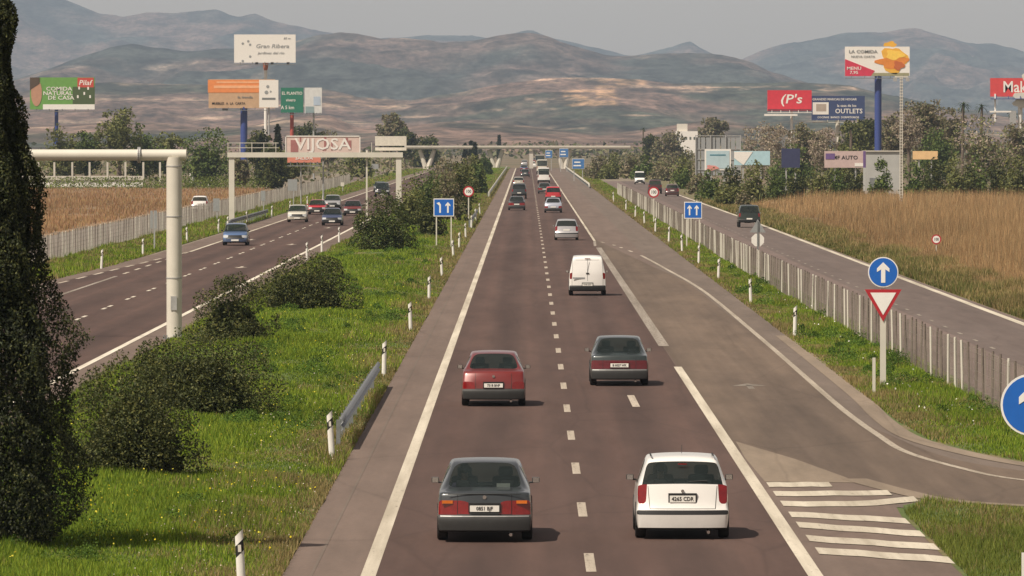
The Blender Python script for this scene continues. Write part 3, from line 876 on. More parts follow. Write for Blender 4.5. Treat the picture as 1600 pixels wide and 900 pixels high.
def make_car(style, paint, label, group=None, detail=2, plate='M 5864 XB', cat='car', name='passenger_car', interior=True):
    P = ST[style]; W = P['W']; L = P['L']
    root = empty(name, label=label, cat=cat, group=group)
    co, q, ti = shell(P, detail)
    cen = co[q].mean(1)
    pm = PAINTS[paint]
    MT = {0: pm, 1: M['glass'], 2: M['glass'], 3: M['glass'], 4: M['red_lamp'] if style != 'sedan_band' else M['red_dark'], 5: M[P['bumper'] or 'black'], 6: M['black'], 7: M['clear_lamp'], 8: M['black'], 9: M[P['garnish'] or 'black'], 10: M['amber']}
    for t in np.unique(ti):
        sel = ti == t
        parts = [sel]
        if t in (3, 4, 7): parts = [sel & (cen[:, 0] < 0), sel & (cen[:, 0] > 0)]
        if t == 5: parts = [sel & (cen[:, 1] < L/2), sel & (cen[:, 1] > L/2)]
        for s in parts:
            if s.any():
                link(TAGN[int(t)], sub_mesh(TAGN[int(t)], co, q[s], MT[int(t)]), root)
    if detail > 1:
        from mathutils.bvhtree import BVHTree
        bvh = BVHTree.FromPolygons([tuple(map(float, p)) for p in co], [tuple(map(int, f)) for f in q])
        def seam(pts, nm, mt=None, rad=.0055):
            out = []
            for (xa, za), (xb, zb_) in zip(pts[:-1], pts[1:]):
                for k in range(9):
                    t = k/8; hit = bvh.ray_cast(Vector((xa+(xb-xa)*t, -3, za+(zb_-za)*t)), Vector((0, 1, 0)))
                    if hit[0] is not None: out.append(hit[0]-Vector((0, .001, 0)))
            mb = MB()
            for p0, p1 in zip(out[:-1], out[1:]):
                if (p1-p0).length > 1e-4: mb.tube(p0, p1, rad, None, 5, False)
            if mb.v: mb.build(nm, mt or M['black'], root)
        if style in ('sedan', 'sedan_band'): seam([(-W*.93, .462), (W*.93, .462)], 'bumper_trim', M['galv'], .011)
        if style in ('sedan', 'sedan_band', 'fastback'): seam([(-W*.9, .20), (W*.9, .20)], 'lower_valance_edge', M['black'], .008)
        zb1 = P['st'][0]['zb']; wl_ = P['fd'][3]*W*.95
        if style == 'hatch': seam([(-W*.74, zb1-.01), (-W*.70, .545), (W*.70, .545), (W*.74, zb1-.01)], 'tailgate_gap')
        elif style == 'van': seam([(-W*.80, 1.62), (-W*.84, 1.0), (-W*.84, .46), (W*.84, .46), (W*.84, 1.0), (W*.80, 1.62), (-W*.80, 1.62)], 'door_gap')
        else: seam([(-wl_-.0, zb1-.02), (-wl_, P['rz'][3]+.01), (wl_, P['rz'][3]+.01), (wl_, zb1-.02)], 'boot_lid_gap')
    # wheels over black discs that paint the shade of the arch hollows
    R = P['wr']
    tyre = MB()
    prof = [(0, R*.62), (0, R*.93), (.025, R), (.165, R), (.19, R*.93), (.19, R*.62)]
    nseg = 24 if detail > 1 else 14
    for x, r in prof:
        for i in range(nseg):
            a = 2*math.pi*i/nseg; tyre.v.append((x, r*math.cos(a), r*math.sin(a)))
    for k in range(len(prof)-1):
        for i in range(nseg):
            j = (i+1) % nseg; tyre.f.append((k*nseg+i, k*nseg+j, (k+1)*nseg+j, (k+1)*nseg+i))
    tm = tyre.mesh('tyre', M['rubber'], True)
    rim = MB()
    for i in range(nseg):
        a0 = 2*math.pi*i/nseg; a1 = 2*math.pi*(i+1)/nseg; rr = R*.62
        rim.quad((0.0, rr*math.cos(a0), rr*math.sin(a0)), (0.0, rr*math.cos(a1), rr*math.sin(a1)), (0.03, rr*.5*math.cos(a1), rr*.5*math.sin(a1)), (0.03, rr*.5*math.cos(a0), rr*.5*math.sin(a0)))
    rim.poly([(0.03, R*.31*math.cos(2*math.pi*i/nseg), R*.31*math.sin(2*math.pi*i/nseg)) for i in range(nseg)])
    rm = rim.mesh('rim', M['alloy'])
    arch_disc = MB()
    pts = [(R*1.14*math.cos(a), R*1.14*math.sin(a)) for a in [math.pi*i/16*1.16-.25 for i in range(17)]]
    arch_disc.poly([(0, y, z) for y, z in pts]).poly([(.05, y, z) for y, z in pts][::-1])
    for i in range(17):
        j = (i+1) % 17
        arch_disc.quad((0, *pts[i]), (.05, *pts[i]), (.05, *pts[j]), (0, *pts[j]))
    am = arch_disc.mesh('wheel_arch', M['black'])
    for sx in (-1, 1):
        for wy in P['wheels']:
            w = link('wheel', tm, root, (sx*(W*1.0+.004), wy, R)); 
            if sx > 0: w.rotation_euler = (0, 0, math.pi)
            link('rim', rm, w, (.006, 0, 0))
            a = link('wheel_arch', am, root, (sx*(W+.0015), wy, R))
            if sx > 0: a.rotation_euler = (0, 0, math.pi)
    # mirrors
    my = P['st'][P['wind'][0]]['y'] + .35; mz = P['st'][P['wind'][0]]['zb']+.07
    for sx in (-1, 1):
        mb = MB(); mb.box((sx*(W+.07), my, mz), (.135, .08, .10)); mb.box((sx*(W-.01), my+.01, mz-.045), (.08, .05, .03))
        mi = mb.build('wing_mirror', M['black'] if style in ('fastback', 'sedan_band', 'van', 'hatch') else pm, root)
        bv = mi.modifiers.new('b', 'BEVEL'); bv.width = .022; bv.segments = 2
        MB().quad((sx*(W+.07)-.055, my-.042, mz-.045), (sx*(W+.07)+.055, my-.042, mz-.045), (sx*(W+.07)+.055, my-.042, mz+.045), (sx*(W+.07)-.055, my-.042, mz+.045)).build('mirror_glass', M['chrome'], mi)
    # plates
    pz, pw, ph = P['plate']
    ry = np.interp(pz, P['rz'], P['ry'])
    pz_ = pz
    pl = MB().box((0, ry-.028, pz), (pw, .02, ph)).build('number_plate', M['plate'], root)
    if detail > 1 and plate:
        text_mesh('plate_lettering', plate, ph*.82, M['black'], pl, (0, ry-.040, pz), 0.92)['kind'] = 'stuff'
        MB().box((0, ry-.005, pz+.012), (pw+.05, .03, ph+.06)).build('plate_recess', M['black'] if style != 'sedan_band' else M['red_dark'], root)
    fp = MB().box((0, L+.012, .36), (.5, .02, .11)).build('number_plate', M['plate'], root)
    # tail pipe
    MB().tube((W*.55, .30, P['rz'][0]+.0), (W*.55, .0, P['rz'][0]-.01), .03, n=10).build('exhaust_pipe', M['chrome'] if detail > 1 else M['galv_dark'], root)
    if detail > 1 and interior and P['rear']:
        for sx in (-.37, .37):
            mb = MB(); mb.box((sx, 2.05 if style != 'hatch' else 1.7, .78), (.48, .14, .62)); st_ = mb.build('seat', M['seat'], root)
            hb = MB().box((sx, 2.08 if style != 'hatch' else 1.73, 1.17), (.26, .10, .18)).build('headrest', M['seat'], st_)
            for o in (st_, hb):
                bv = o.modifiers.new('b', 'BEVEL'); bv.width = .05; bv.segments = 2
        ybk = P['st'][P['rear'][0]]['y']
        rs = MB().box((0, ybk+.50, .62), (1.28, .16, .54)).build('rear_bench', M['seat'], root)
        for sx in (-.40, .40):
            hb = MB().box((sx, ybk+.50, .965), (.25, .09, .14)).build('headrest', M['seat'], rs)
            bv = hb.modifiers.new('b', 'BEVEL'); bv.width = .04; bv.segments = 2
        MB().box((0, ybk+(.22 if style != 'hatch' else .34), P['st'][0]['zb']-.06), (1.2, .42, .02)).build('parcel_shelf', M['seat'], root)
        MB().box((0, P['st'][P['wind'][0]+1]['y']-.35, .80), (1.3, .4, .16)).build('dashboard', M['seat'], root)
        wy = P['st'][P['wind'][0]+1]['y']-.62
        sw = MB()
        for i in range(16):
            a = 2*math.pi*i/16; b_ = 2*math.pi*(i+1)/16
            sw.tube((-.37+.18*math.cos(a), wy+.05*math.sin(a), .93+.17*math.sin(a)), (-.37+.18*math.cos(b_), wy+.05*math.sin(b_), .93+.17*math.sin(b_)), .015, n=5, caps=False)
        sw.build('steering_wheel', M['black'], root)
    return root

def place(root, px=None, py=None, X=None, Y=None, lane=None, rz=0.0):
    """stand a car on the road: the photo pixel of the foot of its nearest bumper gives the point"""
    if px is not None: X, Y = G(px, py)
    if lane is not None: X = lane
    root.location = (X, Y, .03); root.rotation_euler = (0, 0, rz)
    return root

# nearest cars
c1 = place(make_car('sedan', 'darkgrey', 'dark grey saloon with red and amber tail lights, nearest car in the left lane', plate='0851 BJF'), 757, 851)

pp = MB(); pp.box((0, 0, 0), (.24, .05, .07)); po = pp.build('paper_note', M['white_sign']); po.location = (c1.location.x+.33, c1.location.y+1.16, .99)
tag(po, 'white paper lying behind the rear window of the dark grey saloon', 'paper')
for sx in (-1, 1):          # amber indicators in the outer top of the lamp clusters, bright rim on the bumper
    MB().box((sx*.66, .137, .715), (.19, .06, .055)).build('indicator', M['amber'], c1)
MB().prism(circle_pts(0, .80, .035, 14), .085, .10).build('badge', M['chrome'], c1)
MB().box((0, .112, .853), (1.30, .012, .012)).build('boot_lid_gap', M['black'], c1)
c2 = place(make_car('hatch', 'white', 'white hatchback with tall red tail lights, nearest car in the right lane', plate='4265 CDR'), 1067, 846)
MB().tube((.05, .21, 1.02), (.44, .19, 1.04), .012, n=6).build('rear_wiper', M['black'], c2)
MB().box((0, .355, 1.333), (.16, .02, .02)).build('brake_light', M['red_lamp'], c2)
for sx in (-1, 1): MB().box((sx*.56, 1.05, 1.478), (.025, 1.0, .012)).build('roof_gutter', M['black'], c2)
MB().prism(circle_pts(0, .86, .03, 14), .10, .118).build('badge', M['chrome'], c2)
MB().tube((-.0, 1.0, 1.50), (0, .72, 1.66), .005, n=5).build('aerial', M['black'], c2)
c3 = place(make_car('fastback', 'red', 'red saloon with grey bumper and small white badge, second car in the left lane', plate='7318 BNP'), 771, 637)
MB().prism(circle_pts(0, .80, .035, 14), .10, .13).build('badge', M['chrome'], c3)
c4 = place(make_car('sedan_band', 'teal', 'dark saloon with a full-width dark red lamp band, second car in the right lane', plate='B 6027 WK'), 968, 605)
c5 = place(make_car('van', 'white', 'small white panel van with windowless rear doors in the right lane', cat='van', name='panel_van', plate='9140 DGT'), 918, 463)
MB().box((0, .045, 1.05), (.014, .02, 1.25)).build('door_gap', M['black'], c5)
MB().box((.0, .030, 1.02), (.14, .03, .05)).build('door_handle', M['black'], c5)
MB().box((-.40, .032, .80), (.55, .008, .07)).build('door_lettering_band', M['grey_back'], c5)
MB().box((0, .125, 1.69), (.25, .02, .03)).build('brake_light', M['red_dark'], c5)

# farther traffic: built once per style, then copied and repainted
proto = {}
def far_car(style, paint, px, py, label, lane=None, oncoming=False, cat='car', name='passenger_car', group=None, scale=None):
    key = style
    if key not in proto:
        r = make_car(style, 'silver', label, detail=1, cat=cat, name=name, plate=None)
        proto[key] = r; o = r
        def rp(x):
            for ch in x.children:
                if ch.type == 'MESH' and ch.material_slots and ch.material_slots[0].material and ch.material_slots[0].material.name == 'paint_silver':
                    ch.material_slots[0].link = 'OBJECT'; ch.material_slots[0].material = PAINTS[paint]
                rp(ch)
        rp(r)
    else:
        src = proto[key]
        pal = {p.name: PAINTS[paint] for p in PAINTS.values()}
        o = copy_tree(src, None, pal)
        o.name = name
    for k in ('group',):
        if k in o: del o[k]
    tag(o, label, cat, group)
    X, Y = G(px, py)
    if lane is not None: X = lane
    o.location = (X, Y+(ST[style]['L'] if oncoming else 0)*0, .03)
    o.rotation_euler = (0, 0, math.pi if oncoming else 0)
    if scale: o.scale = (scale,)*3
    return o
RL, RR = -.85, 2.8
far_car('hatch', 'silver', 884, 376, 'silver car with black rear window just ahead of the white van', RR)
far_car('fastback', 'paleblue', 862, 333, 'pale blue-grey car close behind the bright red car', 2.55)
far_car('suv', 'brightred', 864, 317, 'bright red boxy car ahead of the pale blue-grey one', 2.95, cat='car')
far_car('sedan', 'green', 853, 303, 'dark green car half hidden in front of the bright red car', 2.3)
far_car('bigvan', 'white', 852, 287, 'tall white van with dark rear window in the far right lane', 2.7, cat='van', name='delivery_van')
far_car('sedan', 'black', 807, 329, 'black saloon first of the distant queue in the left lane', -1.0)
far_car('suv', 'darkgrey', 810, 311, 'dark grey tall car right in front of the black saloon', -.9)
far_car('estate', 'beige', 809, 292, 'beige estate car farther up the left lane', -1.2)
far_car('hatch', 'darkgrey', 818, 277, 'small dark car fourth in the distant left-lane queue', -.3)
far_car('sedan', 'navy', 821, 268, 'navy car fifth in the distant left-lane queue', -.6)
far_car('hatch', 'silver', 822, 259, 'silver car farthest of the left-lane queue before the bridge', -.6)
far_car('bigvan', 'cream', 851, 272, 'cream box van beyond the tall white van', 3.1, cat='van', name='delivery_van', scale=1.15)
far_car('bigvan', 'beige', 848, 262, 'beige lorry-like van near the bridge in the right lane', 3.2, cat='van', name='delivery_van', scale=1.25)
far_car('hatch', 'white', 838, 262, 'white car between the two distant queues near the bridge', 2.0)
far_car('sedan', 'darkgrey', 843, 254, 'dark car almost under the bridge in the right lane', 2.7)
# oncoming traffic on the left carriageway
far_car('hatch', 'blue', 374, 383, 'blue hatchback coming towards us in the outer lane, nearest of the oncoming cars', -19.5, True)
far_car('fastback', 'navy', 521, 352, 'dark blue oncoming car in the inner lane beside the red and cream cars', -16.0, True)
far_car('hatch', 'cream', 467, 347, 'cream hatchback oncoming in the outer lane behind the blue one', -19.6, True)
far_car('sedan', 'brightred', 499, 335, 'red oncoming car in the outer lane behind the cream hatchback', -19.7, True)
far_car('estate', 'silver', 523, 327, 'silver oncoming car just behind the red one', -19.6, True)
far_car('fastback', 'red', 555, 337, 'dull red oncoming car half hidden by the round median bush', -16.1, True)
far_car('suv', 'black', 607, 308, 'black tall car oncoming beside the far gantry post', -17.6, True)
far_car('sedan', 'darkgrey', 597, 300, 'dark saloon oncoming behind the black tall car', -19.6, True)
# frontage roads
far_car('suv', 'green', 1180, 356, 'dark green off-road car on the right frontage road', 17.9, False, 'car', 'offroad_car')
far_car('hatch', 'maroon', 1062, 307, 'maroon hatchback on the right frontage road behind the speed sign', 18.0, False)
far_car('suv', 'maroon', 1040, 303, 'dark maroon tall car beside the maroon hatchback on the frontage road', 16.6, False)
far_car('bigvan', 'white', 998, 288, 'white van on the far stretch of the right frontage road', 17.6, True, 'van', 'delivery_van', scale=.8)
far_car('hatch', 'white', 306, 330, 'white car on the left frontage road showing above the wire fence', -32.3, False)

def driver(car, dx, label, shirt, hairc):
    """seated person, one continuous skinned body"""
    V = [(0, 0, 0), (0, -.06, .22), (0, -.10, .42), (0, -.08, .54), (0, -.06, .60), (0, -.04, .70), (0, -.05, .79),
         (-.18, -.09, .45), (-.24, .06, .24), (-.16, .32, .30), (.18, -.09, .45), (.24, .06, .24), (.16, .32, .30),
         (-.12, .22, .02), (-.14, .44, .08), (-.13, .62, -.22), (.12, .22, .02), (.14, .44, .08), (.13, .62, -.22), (-.14, .40, .33), (.14, .40, .33), (0, .035, .69)]
    R_ = [.15, .14, .15, .06, .055, .085, .075, .065, .045, .035, .065, .045, .035, .085, .065, .045, .085, .065, .045, .03, .03, .02]
    E = [(0, 1), (1, 2), (2, 3), (3, 4), (4, 5), (5, 6), (2, 7), (7, 8), (8, 9), (9, 19), (2, 10), (10, 11), (11, 12), (12, 20), (0, 13), (13, 14), (14, 15), (0, 16), (16, 17), (17, 18), (5, 21)]
    me = bpy.data.meshes.new('person'); me.from_pydata(V, E, [])
    o = bpy.data.objects.new('person', me); COL.objects.link(o)
    md = o.modifiers.new('k', 'SKIN')
    for i, sv in enumerate(me.skin_vertices[0].data): sv.radius = (R_[i], R_[i]); sv.use_root = (i == 0)
    o.modifiers.new('s', 'SUBSURF').levels = 2
    bpy.context.view_layer.update()
    me2 = bpy.data.meshes.new_from_object(o.evaluated_get(bpy.context.evaluated_depsgraph_get()))
    bpy.data.objects.remove(o)
    me2.materials.clear(); me2.materials.append(shirt); me2.materials.append(M['skin'])
    for p in me2.polygons:
        p.use_smooth = True
        if p.center.z > .55 or p.center.y > .30 and p.center.z > .2: p.material_index = 1
    o = link('person', me2); o.location = car.location+Vector((dx, 1.98 if car is not c2 else 1.62, .47))
    hb = bpy.data.meshes.new('hair'); import bmesh
    bm = bmesh.new(); bmesh.ops.create_icosphere(bm, subdivisions=3, radius=.095)
    for v in bm.verts:
        v.co = Vector((v.co.x*.92, v.co.y*1.05, v.co.z*1.12))
        if v.co.y > .03: v.co.y = .03+(v.co.y-.03)*.2
    bm.to_mesh(hb); bm.free()
    h_ = link('hair', hb, o, (0, -.07, .765)); hb.materials.append(hairc)
    for p in hb.polygons: p.use_smooth = True
    tag(o, label, 'person')
M['skin'] = plain('skin_tone', (.42, .25, .18), .6, 0, .06)
driver(c1, -.37, 'person with dark hair and violet top driving the dark grey saloon', plain('violet_cloth', (.07, .05, .11), .9, 0, .15), plain('dark_hair', (.015, .011, .009), .7, 0, .2))
driver(c2, -.37, 'person in a dark top driving the white hatchback', plain('dark_cloth', (.03, .035, .04), .9, 0, .15), M['rubber'])
# ================================================================== ROADSIDE FURNITURE
ORD = ['nearest', 'second nearest', 'third nearest', 'fourth nearest', 'fifth nearest', 'sixth nearest', 'seventh nearest', 'eighth nearest', 'ninth nearest', 'tenth nearest', 'eleventh nearest', 'twelfth nearest', 'thirteenth nearest']
# delineator posts
def post_meshes():
    b = MB()
    prof = [(-.065, 0), (.065, 0), (.062, 1.00), (-.062, 1.10)]
    k = 0
    out = []
    for z0, z1, w in ((0, .74, .067), (.74, .92, .066), (.92, 1.07, .065)):
        mb = MB()
        n = 10
        ring = [(w*math.cos(2*math.pi*i/n), .045*math.sin(2*math.pi*i/n)) for i in range(n)]
        for z in (z0, z1):
            for x, y in ring:
                zz = z + (x*.9 if not (z == 0) else 0)
                mb.v.append((x, y, zz))
        for i in range(n):
            j = (i+1) % n; mb.f.append((i, j, n+j, n+i))
        mb.f.append(tuple(n+i for i in range(n)))
        out.append(mb)
    return out
pm_ = post_meshes()
pme = [pm_[0].mesh('post_shaft', M['white'], True), pm_[1].mesh('black_band', M['black'], True), pm_[2].mesh('post_cap', M['white'], True)]
refl = MB().box((0, -.05, 0), (.05, .012, .11)).mesh('reflector', M['amber'])
refw = MB().box((0, -.05, 0), (.05, .012, .11)).mesh('reflector', M['offwhite'])
def delineator(x, y, label, group, lean=0.0, full=True):
    r = empty('marker_post', (x, y, 0.0), 0, label, 'marker post', group)
    r.rotation_euler = (0, lean, 0)
    link('post_shaft', pme[0], r); link('black_band', pme[1], r); link('post_cap', pme[2], r)
    link('reflector', refw, r, (0, 0.0, .83))
    return r
LD = [109.3, 157, 211.8, 262, 312, 362, 423, 458, 508, 560, 610, 662]
for i, d in enumerate(LD):
    x = (-4.42, -4.34, -4.3, -4.32, -4.33, -4.35, -4.4)[min(i, 6)]
    delineator(x, d, '%s white marker post with black band on the median side of the left shoulder' % (ORD[i]), 'marker posts along the median edge', (-.05, -.06, .02, -.03, .01)[i % 5])
for i, d in enumerate([256, 306, 358, 404, 447, 489, 540, 590, 640, 700, 800]):
    delineator(9.75+(.12 if i > 2 else 0), d, '%s white marker post with black band on the right-hand grass verge' % ORD[i], 'marker posts along the right verge', (.02, -.04, .03)[i % 3])
for i, d in enumerate([388, 430, 486, 535, 552, 590, 640, 690, 745, 800]):
    delineator(-23.45 if i < 6 else -23.2, d, '%s white marker post beside the far edge of the opposite carriageway' % ORD[i], 'marker posts along the opposite carriageway', (.05, .01, -.03)[i % 3])
for i, (px, py) in enumerate([(475, 407), (514, 394), (545, 379)]):
    x, d = G(px, py)
    delineator(-12.95, d, '%s white marker post on the inner edge of the opposite carriageway' % ORD[i], 'marker posts on the inner edge of the opposite carriageway')
# thin unbanded stake, short bright stake at the lower right
MB().box((0, 0, .53), (.085, .05, 1.06)).build('wooden_stake', M['cream'], None, (9.72, 197, 0))
tag(bpy.data.objects['wooden_stake'], 'thin pale stake in the grass left of the give way sign', 'stake')
s_ = MB().box((0, 0, .35), (.12, .05, .68)).build('marker_stub', M['white'], None, (7.80, 110.0, .03))
tag(s_, 'short white stub post in the grass at the lower right corner', 'marker post')

# signs
def arrow2(mb, cx, cz, w, h, y, head=.45):
    mb.prism([(cx-w*.17, cz-h/2), (cx+w*.17, cz-h/2), (cx+w*.17, cz+h/2-h*head*.7), (cx+w/2, cz+h/2-h*head*.95), (cx+w/2, cz+h/2-h*head*.60), (cx, cz+h/2), (cx-w/2, cz+h/2-h*head*.60), (cx-w/2, cz+h/2-h*head*.95), (cx-w*.17, cz+h/2-h*head*.7)][::-1], y-.006, y)
def round_sign(x, d, zc, r, label, kind, post_w=.10, z0=0.0, mat_post='cream', group=None, below=None, post=True, name='traffic_sign'):
    root = empty(name, (x, d, z0), 0, label, 'traffic sign', group)
    if post: MB().box((0, .06, (zc+.2)/2), (post_w, .06, zc+.2)).build('post', M[mat_post], root)
    MB().prism(circle_pts(0, zc, r, 36), 0, .02).build('sign_plate', M['grey_back'], root)
    if kind == 'ahead':
        MB().prism(circle_pts(0, zc, r, 36), -.006, -.001).build('sign_rim', M['white_sign'], root)
        MB().prism(circle_pts(0, zc, r*.93, 36), -.012, -.007).build('sign_face', M['blue_sign'], root)
        mb = MB(); arrow2(mb, 0, zc-.02*r, r*.82, r*1.35, -.013, .5); mb.build('arrow_symbol', M['white_sign'], root)
    elif kind == 'speed':
        MB().prism(circle_pts(0, zc, r, 36), -.006, -.001).build('sign_rim', M['red_sign'], root)
        MB().prism(circle_pts(0, zc, r*.74, 36), -.012, -.007).build('sign_face', M['white_sign'], root)
        tx = text_mesh('sign_lettering', '100', r*.85, M['black'], root, (0, -.016, zc), .8); tx['kind'] = 'stuff'
    if below:
        zt, wd, ht = below
        MB().prism([(-wd/2, zt), (wd/2, zt), (0, zt-ht)][::-1], .0, .02).build('triangle_plate', M['red_sign'], root)
        k = .70
        cz = zt-ht/3
        MB().prism([(-wd/2*k, cz+(ht/3)*k), (wd/2*k, cz+(ht/3)*k), (0, cz-(2*ht/3)*k)][::-1], -.008, -.002).build('triangle_face', M['white_sign'], root)
    return root
round_sign(10.33, 204, 3.32, .44, 'blue round straight-ahead sign above a red and white give way triangle', 'ahead', .17, below=(2.82, 1.07, .93))
round_sign(7.39, 103, 3.30, .455, 'large blue round arrow sign cut off by the right edge of the photo', 'ahead', .10)
round_sign(-5.05, 611, 2.58, .47, 'round red-rimmed speed sign on the median grass to the left', 'speed', .10, mat_post='cream')
round_sign(10.82, 600, 2.60, .47, 'round red-rimmed speed sign on the right verge by the fence', 'speed', .10, mat_post='cream')
x_, z_ = XZ(1463, 374, 430)
round_sign(x_, 430, z_, .30, 'small faded round sign standing in the dry reeds', 'speed', .06, mat_post='cream')
def lanes_sign(x, d, zc, w, h, label, bend):
    root = empty('traffic_sign', (x, d, 0), 0, label, 'traffic sign')
    for s in (-1, 1): MB().box((s*w*.36, .06, (zc+h/2)/2), (.08, .06, zc+h/2)).build('post', M['cream'], root)
    MB().box((0, .012, zc), (w, .02, h)).build('sign_plate', M['white_sign'], root)
    MB().box((0, -.002, zc), (w*.92, .006, h*.90)).build('sign_face', M['blue_sign'], root)
    for s in (-1, 1):
        mb = MB(); arrow2(mb, s*w*.20, zc, w*.24, h*.60, -.006, .42)
        if bend and s < 0:
            mb = MB(); mb.prism([(-.36*w, zc+.24*h), (-.22*w, zc+.30*h), (-.14*w, zc+.16*h), (-.14*w, zc-.3*h), (-.22*w, zc-.3*h), (-.22*w, zc+.10*h)], -.012, -.006)
        mb.build('arrow_symbol', M['white_sign'], root)
    return root
lanes_sign(-5.42, 460, 2.68, 1.34, 1.17, 'blue square lane sign with two white arrows on the median grass', True)
lanes_sign(10.87, 460, 2.50, 1.16, 1.10, 'blue square lane sign with two white arrows on the right verge', False)
# sign seen from behind, on the frontage road side of the fence
x_, z_ = XZ(1184, 375, 372)
r_ = empty('traffic_sign', (x_, 372, 0), 0, 'back of a round sign and small triangle behind the wire fence', 'traffic sign')
MB().prism(circle_pts(0, z_, .36, 8, math.pi/8), 0, .02).build('sign_plate', M['white'], r_)
MB().prism([(-.42, z_+.40), (.42, z_+.40), (0, z_+1.1)], 0, .02).build('triangle_plate', M['grey_back'], r_)
MB().box((0, -.04, (z_+1)/2), (.07, .05, z_+1)).build('post', M['galv_dark'], r_)
# signs turned away beside the opposite carriageway
for (px, yt, yb, ybase, w, lab) in ((240, 329, 357, 390, 11, 'pair of narrow grey sign boards seen from behind, nearest by the left fence'), (338, 310, 330, 345, 10, 'small grey sign board seen from behind, right of the white frontage car'),
                               (411, 298, 314, 331, 7, 'small pale sign board between the far gantry post and the tall grey board'), (457, 280, 298, 326, 15, 'square grey sign board on a tall post over the left fence'),
                               (535, 285, 291, 300, 5, 'tiny pale sign on the far left verge'), (586, 256, 264, 275, 11, 'pale square sign board on the far left beyond the gantry')):
    d = F*H/(ybase-VY); x, z1 = XZ(px, yt, d); z0 = XZ(px, yb, d)[1]; ww = w*d/F
    r_ = empty('road_sign', (x, d, 0), 0, lab, 'road sign')
    if w == 11 and yt == 329:
        for s in (-1, 1): MB().box((s*ww*.30, 0, (z0+z1)/2), (ww*.36, .03, z1-z0)).build('sign_plate', M['grey_back'], r_)
    else: MB().box((0, 0, (z0+z1)/2), (ww, .03, z1-z0)).build('sign_plate', M['grey_back'] if w != 5 else M['offwhite'], r_)
    MB().box((ww*.1, .04, z1/2), (.10, .05, z1)).build('post', M['galv'], r_)

# guardrails
M['rail_grey'] = plain('rail_steel', (0.24, 0.25, 0.26), 0.45, 0.5, 0.15)
def guardrail(name, x, y0, y1, step, label, side=1, group=None, mat='galv', ends=True):
    root = empty(name, (x, y0, 0), 0, label, 'guardrail', group)
    L = y1-y0
    prof = [(0, .44), (.05, .48), (.08, .53), (.03, .58), (.0, .60), (.03, .62), (.08, .67), (.05, .72), (0, .76)]
    mb = MB(); n = len(prof)
    N = max(2, int(L/4)); 
    for i in range(N+1):
        y = L*i/N
        f = 1.0
        if ends: f = min(1, .35+.65*y/5.0) if y < 5 else 1.0
        for (a, z) in prof: mb.v.append((side*a, y, z*f if f < 1 else z))
    for i in range(N):
        for j in range(n-1):
            mb.f.append((i*n+j, i*n+j+1, (i+1)*n+j+1, (i+1)*n+j))
    r = mb.build('rail', M[mat], root, smooth=True)
    sol = r.modifiers.new('t', 'SOLIDIFY'); sol.thickness = .008
    pmh = MB().box((-side*.09, 0, .32), (.10, .06, .64)).mesh('rail_post', M['galv_dark'])
    bl = MB().box((-side*.03, 0, .60), (.10, .05, .22)).mesh('spacer', M[mat])
    y = 2.0
    k = 0
    while y < L and k < 120:
        p = link('rail_post', pmh, root, (0, y, 0)); link('spacer', bl, p); y += step; k += 1
    return root
guardrail('guardrail', -4.30, 162, 203, 4, 'short steel guardrail on the median edge next to the striped marker post', 1, mat='rail_grey', ends=False)
guardrail('guardrail', -4.5, 560, 640, 4, 'dark guardrail end on the median edge near the round speed sign', 1, mat='galv_dark')
guardrail('guardrail', -4.6, 850, 1640, 8, 'long pale guardrail along the far left shoulder up to the bridge', 1, mat='cream')
guardrail('guardrail', 9.0, 1010, 1640, 8, 'long pale guardrail along the far right shoulder up to the bridge', -1, mat='cream')
guardrail('guardrail', -23.55, 552, 640, 4, 'dark guardrail on the far side of the opposite carriageway', 1, mat='galv_dark')

# wire fences: round posts, line wires and upright mesh wires
def fence(pts, label, hgt, step, tall_every=None, upr=.14, wire_mat='galv', dens=1.0):
    root = empty('wire_fence', (pts[0][0], pts[0][1], 0), 0, label, 'fence')
    ox, oy = pts[0]
    pme_ = MB().tube((0, 0, 0), (0, 0, hgt+.08), .032, .032, 6).mesh('fence_post', M['fence_steel'])
    pme_b = MB().tube((0, 0, 0), (0, 0, hgt+.06), .04, .04, 6).mesh('fence_post', M['cream'])
    seg = [math.dist(a, b) for a, b in zip(pts[:-1], pts[1:])]
    T = sum(seg)
    def at(s):
        for (a, b, l) in zip(pts[:-1], pts[1:], seg):
            if s <= l or (a, b) == (pts[-2], pts[-1]): t = s/l; return (a[0]+(b[0]-a[0])*t-ox, a[1]+(b[1]-a[1])*t-oy)
            s -= l
    s = 0; k = 0
    while s < T and k < 295:
        x, y = at(s)
        o = link('fence_post', pme_b if random.random() < .3 else pme_, root, (x, y, 0)); o.rotation_euler = (random.uniform(-.02, .02), random.uniform(-.025, .025), 0)
        s += step*random.uniform(.85, 1.15); k += 1
    V = []; Q = []
    s = 0
    while s < T:
        x, y = at(s); sag = .06*math.sin(s*1.7)+.05*math.sin(s*.45)
        w = .0045 + (.006 if random.random() < .12 else 0)
        n = len(V); h = hgt+sag*.5; lx = random.uniform(-.03, .03)
        V += [(x-w, y, .03), (x+w, y, .03), (x+w+lx, y, h), (x-w+lx, y, h)]; Q.append((n, n+1, n+2, n+3)); s += upr/dens
    for z in (.06, .3, .55, .8, 1.05, 1.3, hgt-.02):
        ps = [at(T*i/80) for i in range(81)]
        for i in range(80):
            n = len(V); (x0, y0), (x1, y1) = ps[i], ps[i+1]
            V += [(x0, y0, z), (x1, y1, z), (x1, y1, z+.012), (x0, y0, z+.012)]; Q.append((n, n+1, n+2, n+3))
    w_ = link('wire_mesh', raw_mesh('wire_mesh', np.array(V), np.array(Q)), root); w_.data.materials.append(M[wire_mat]); w_['kind'] = 'stuff'
    return root
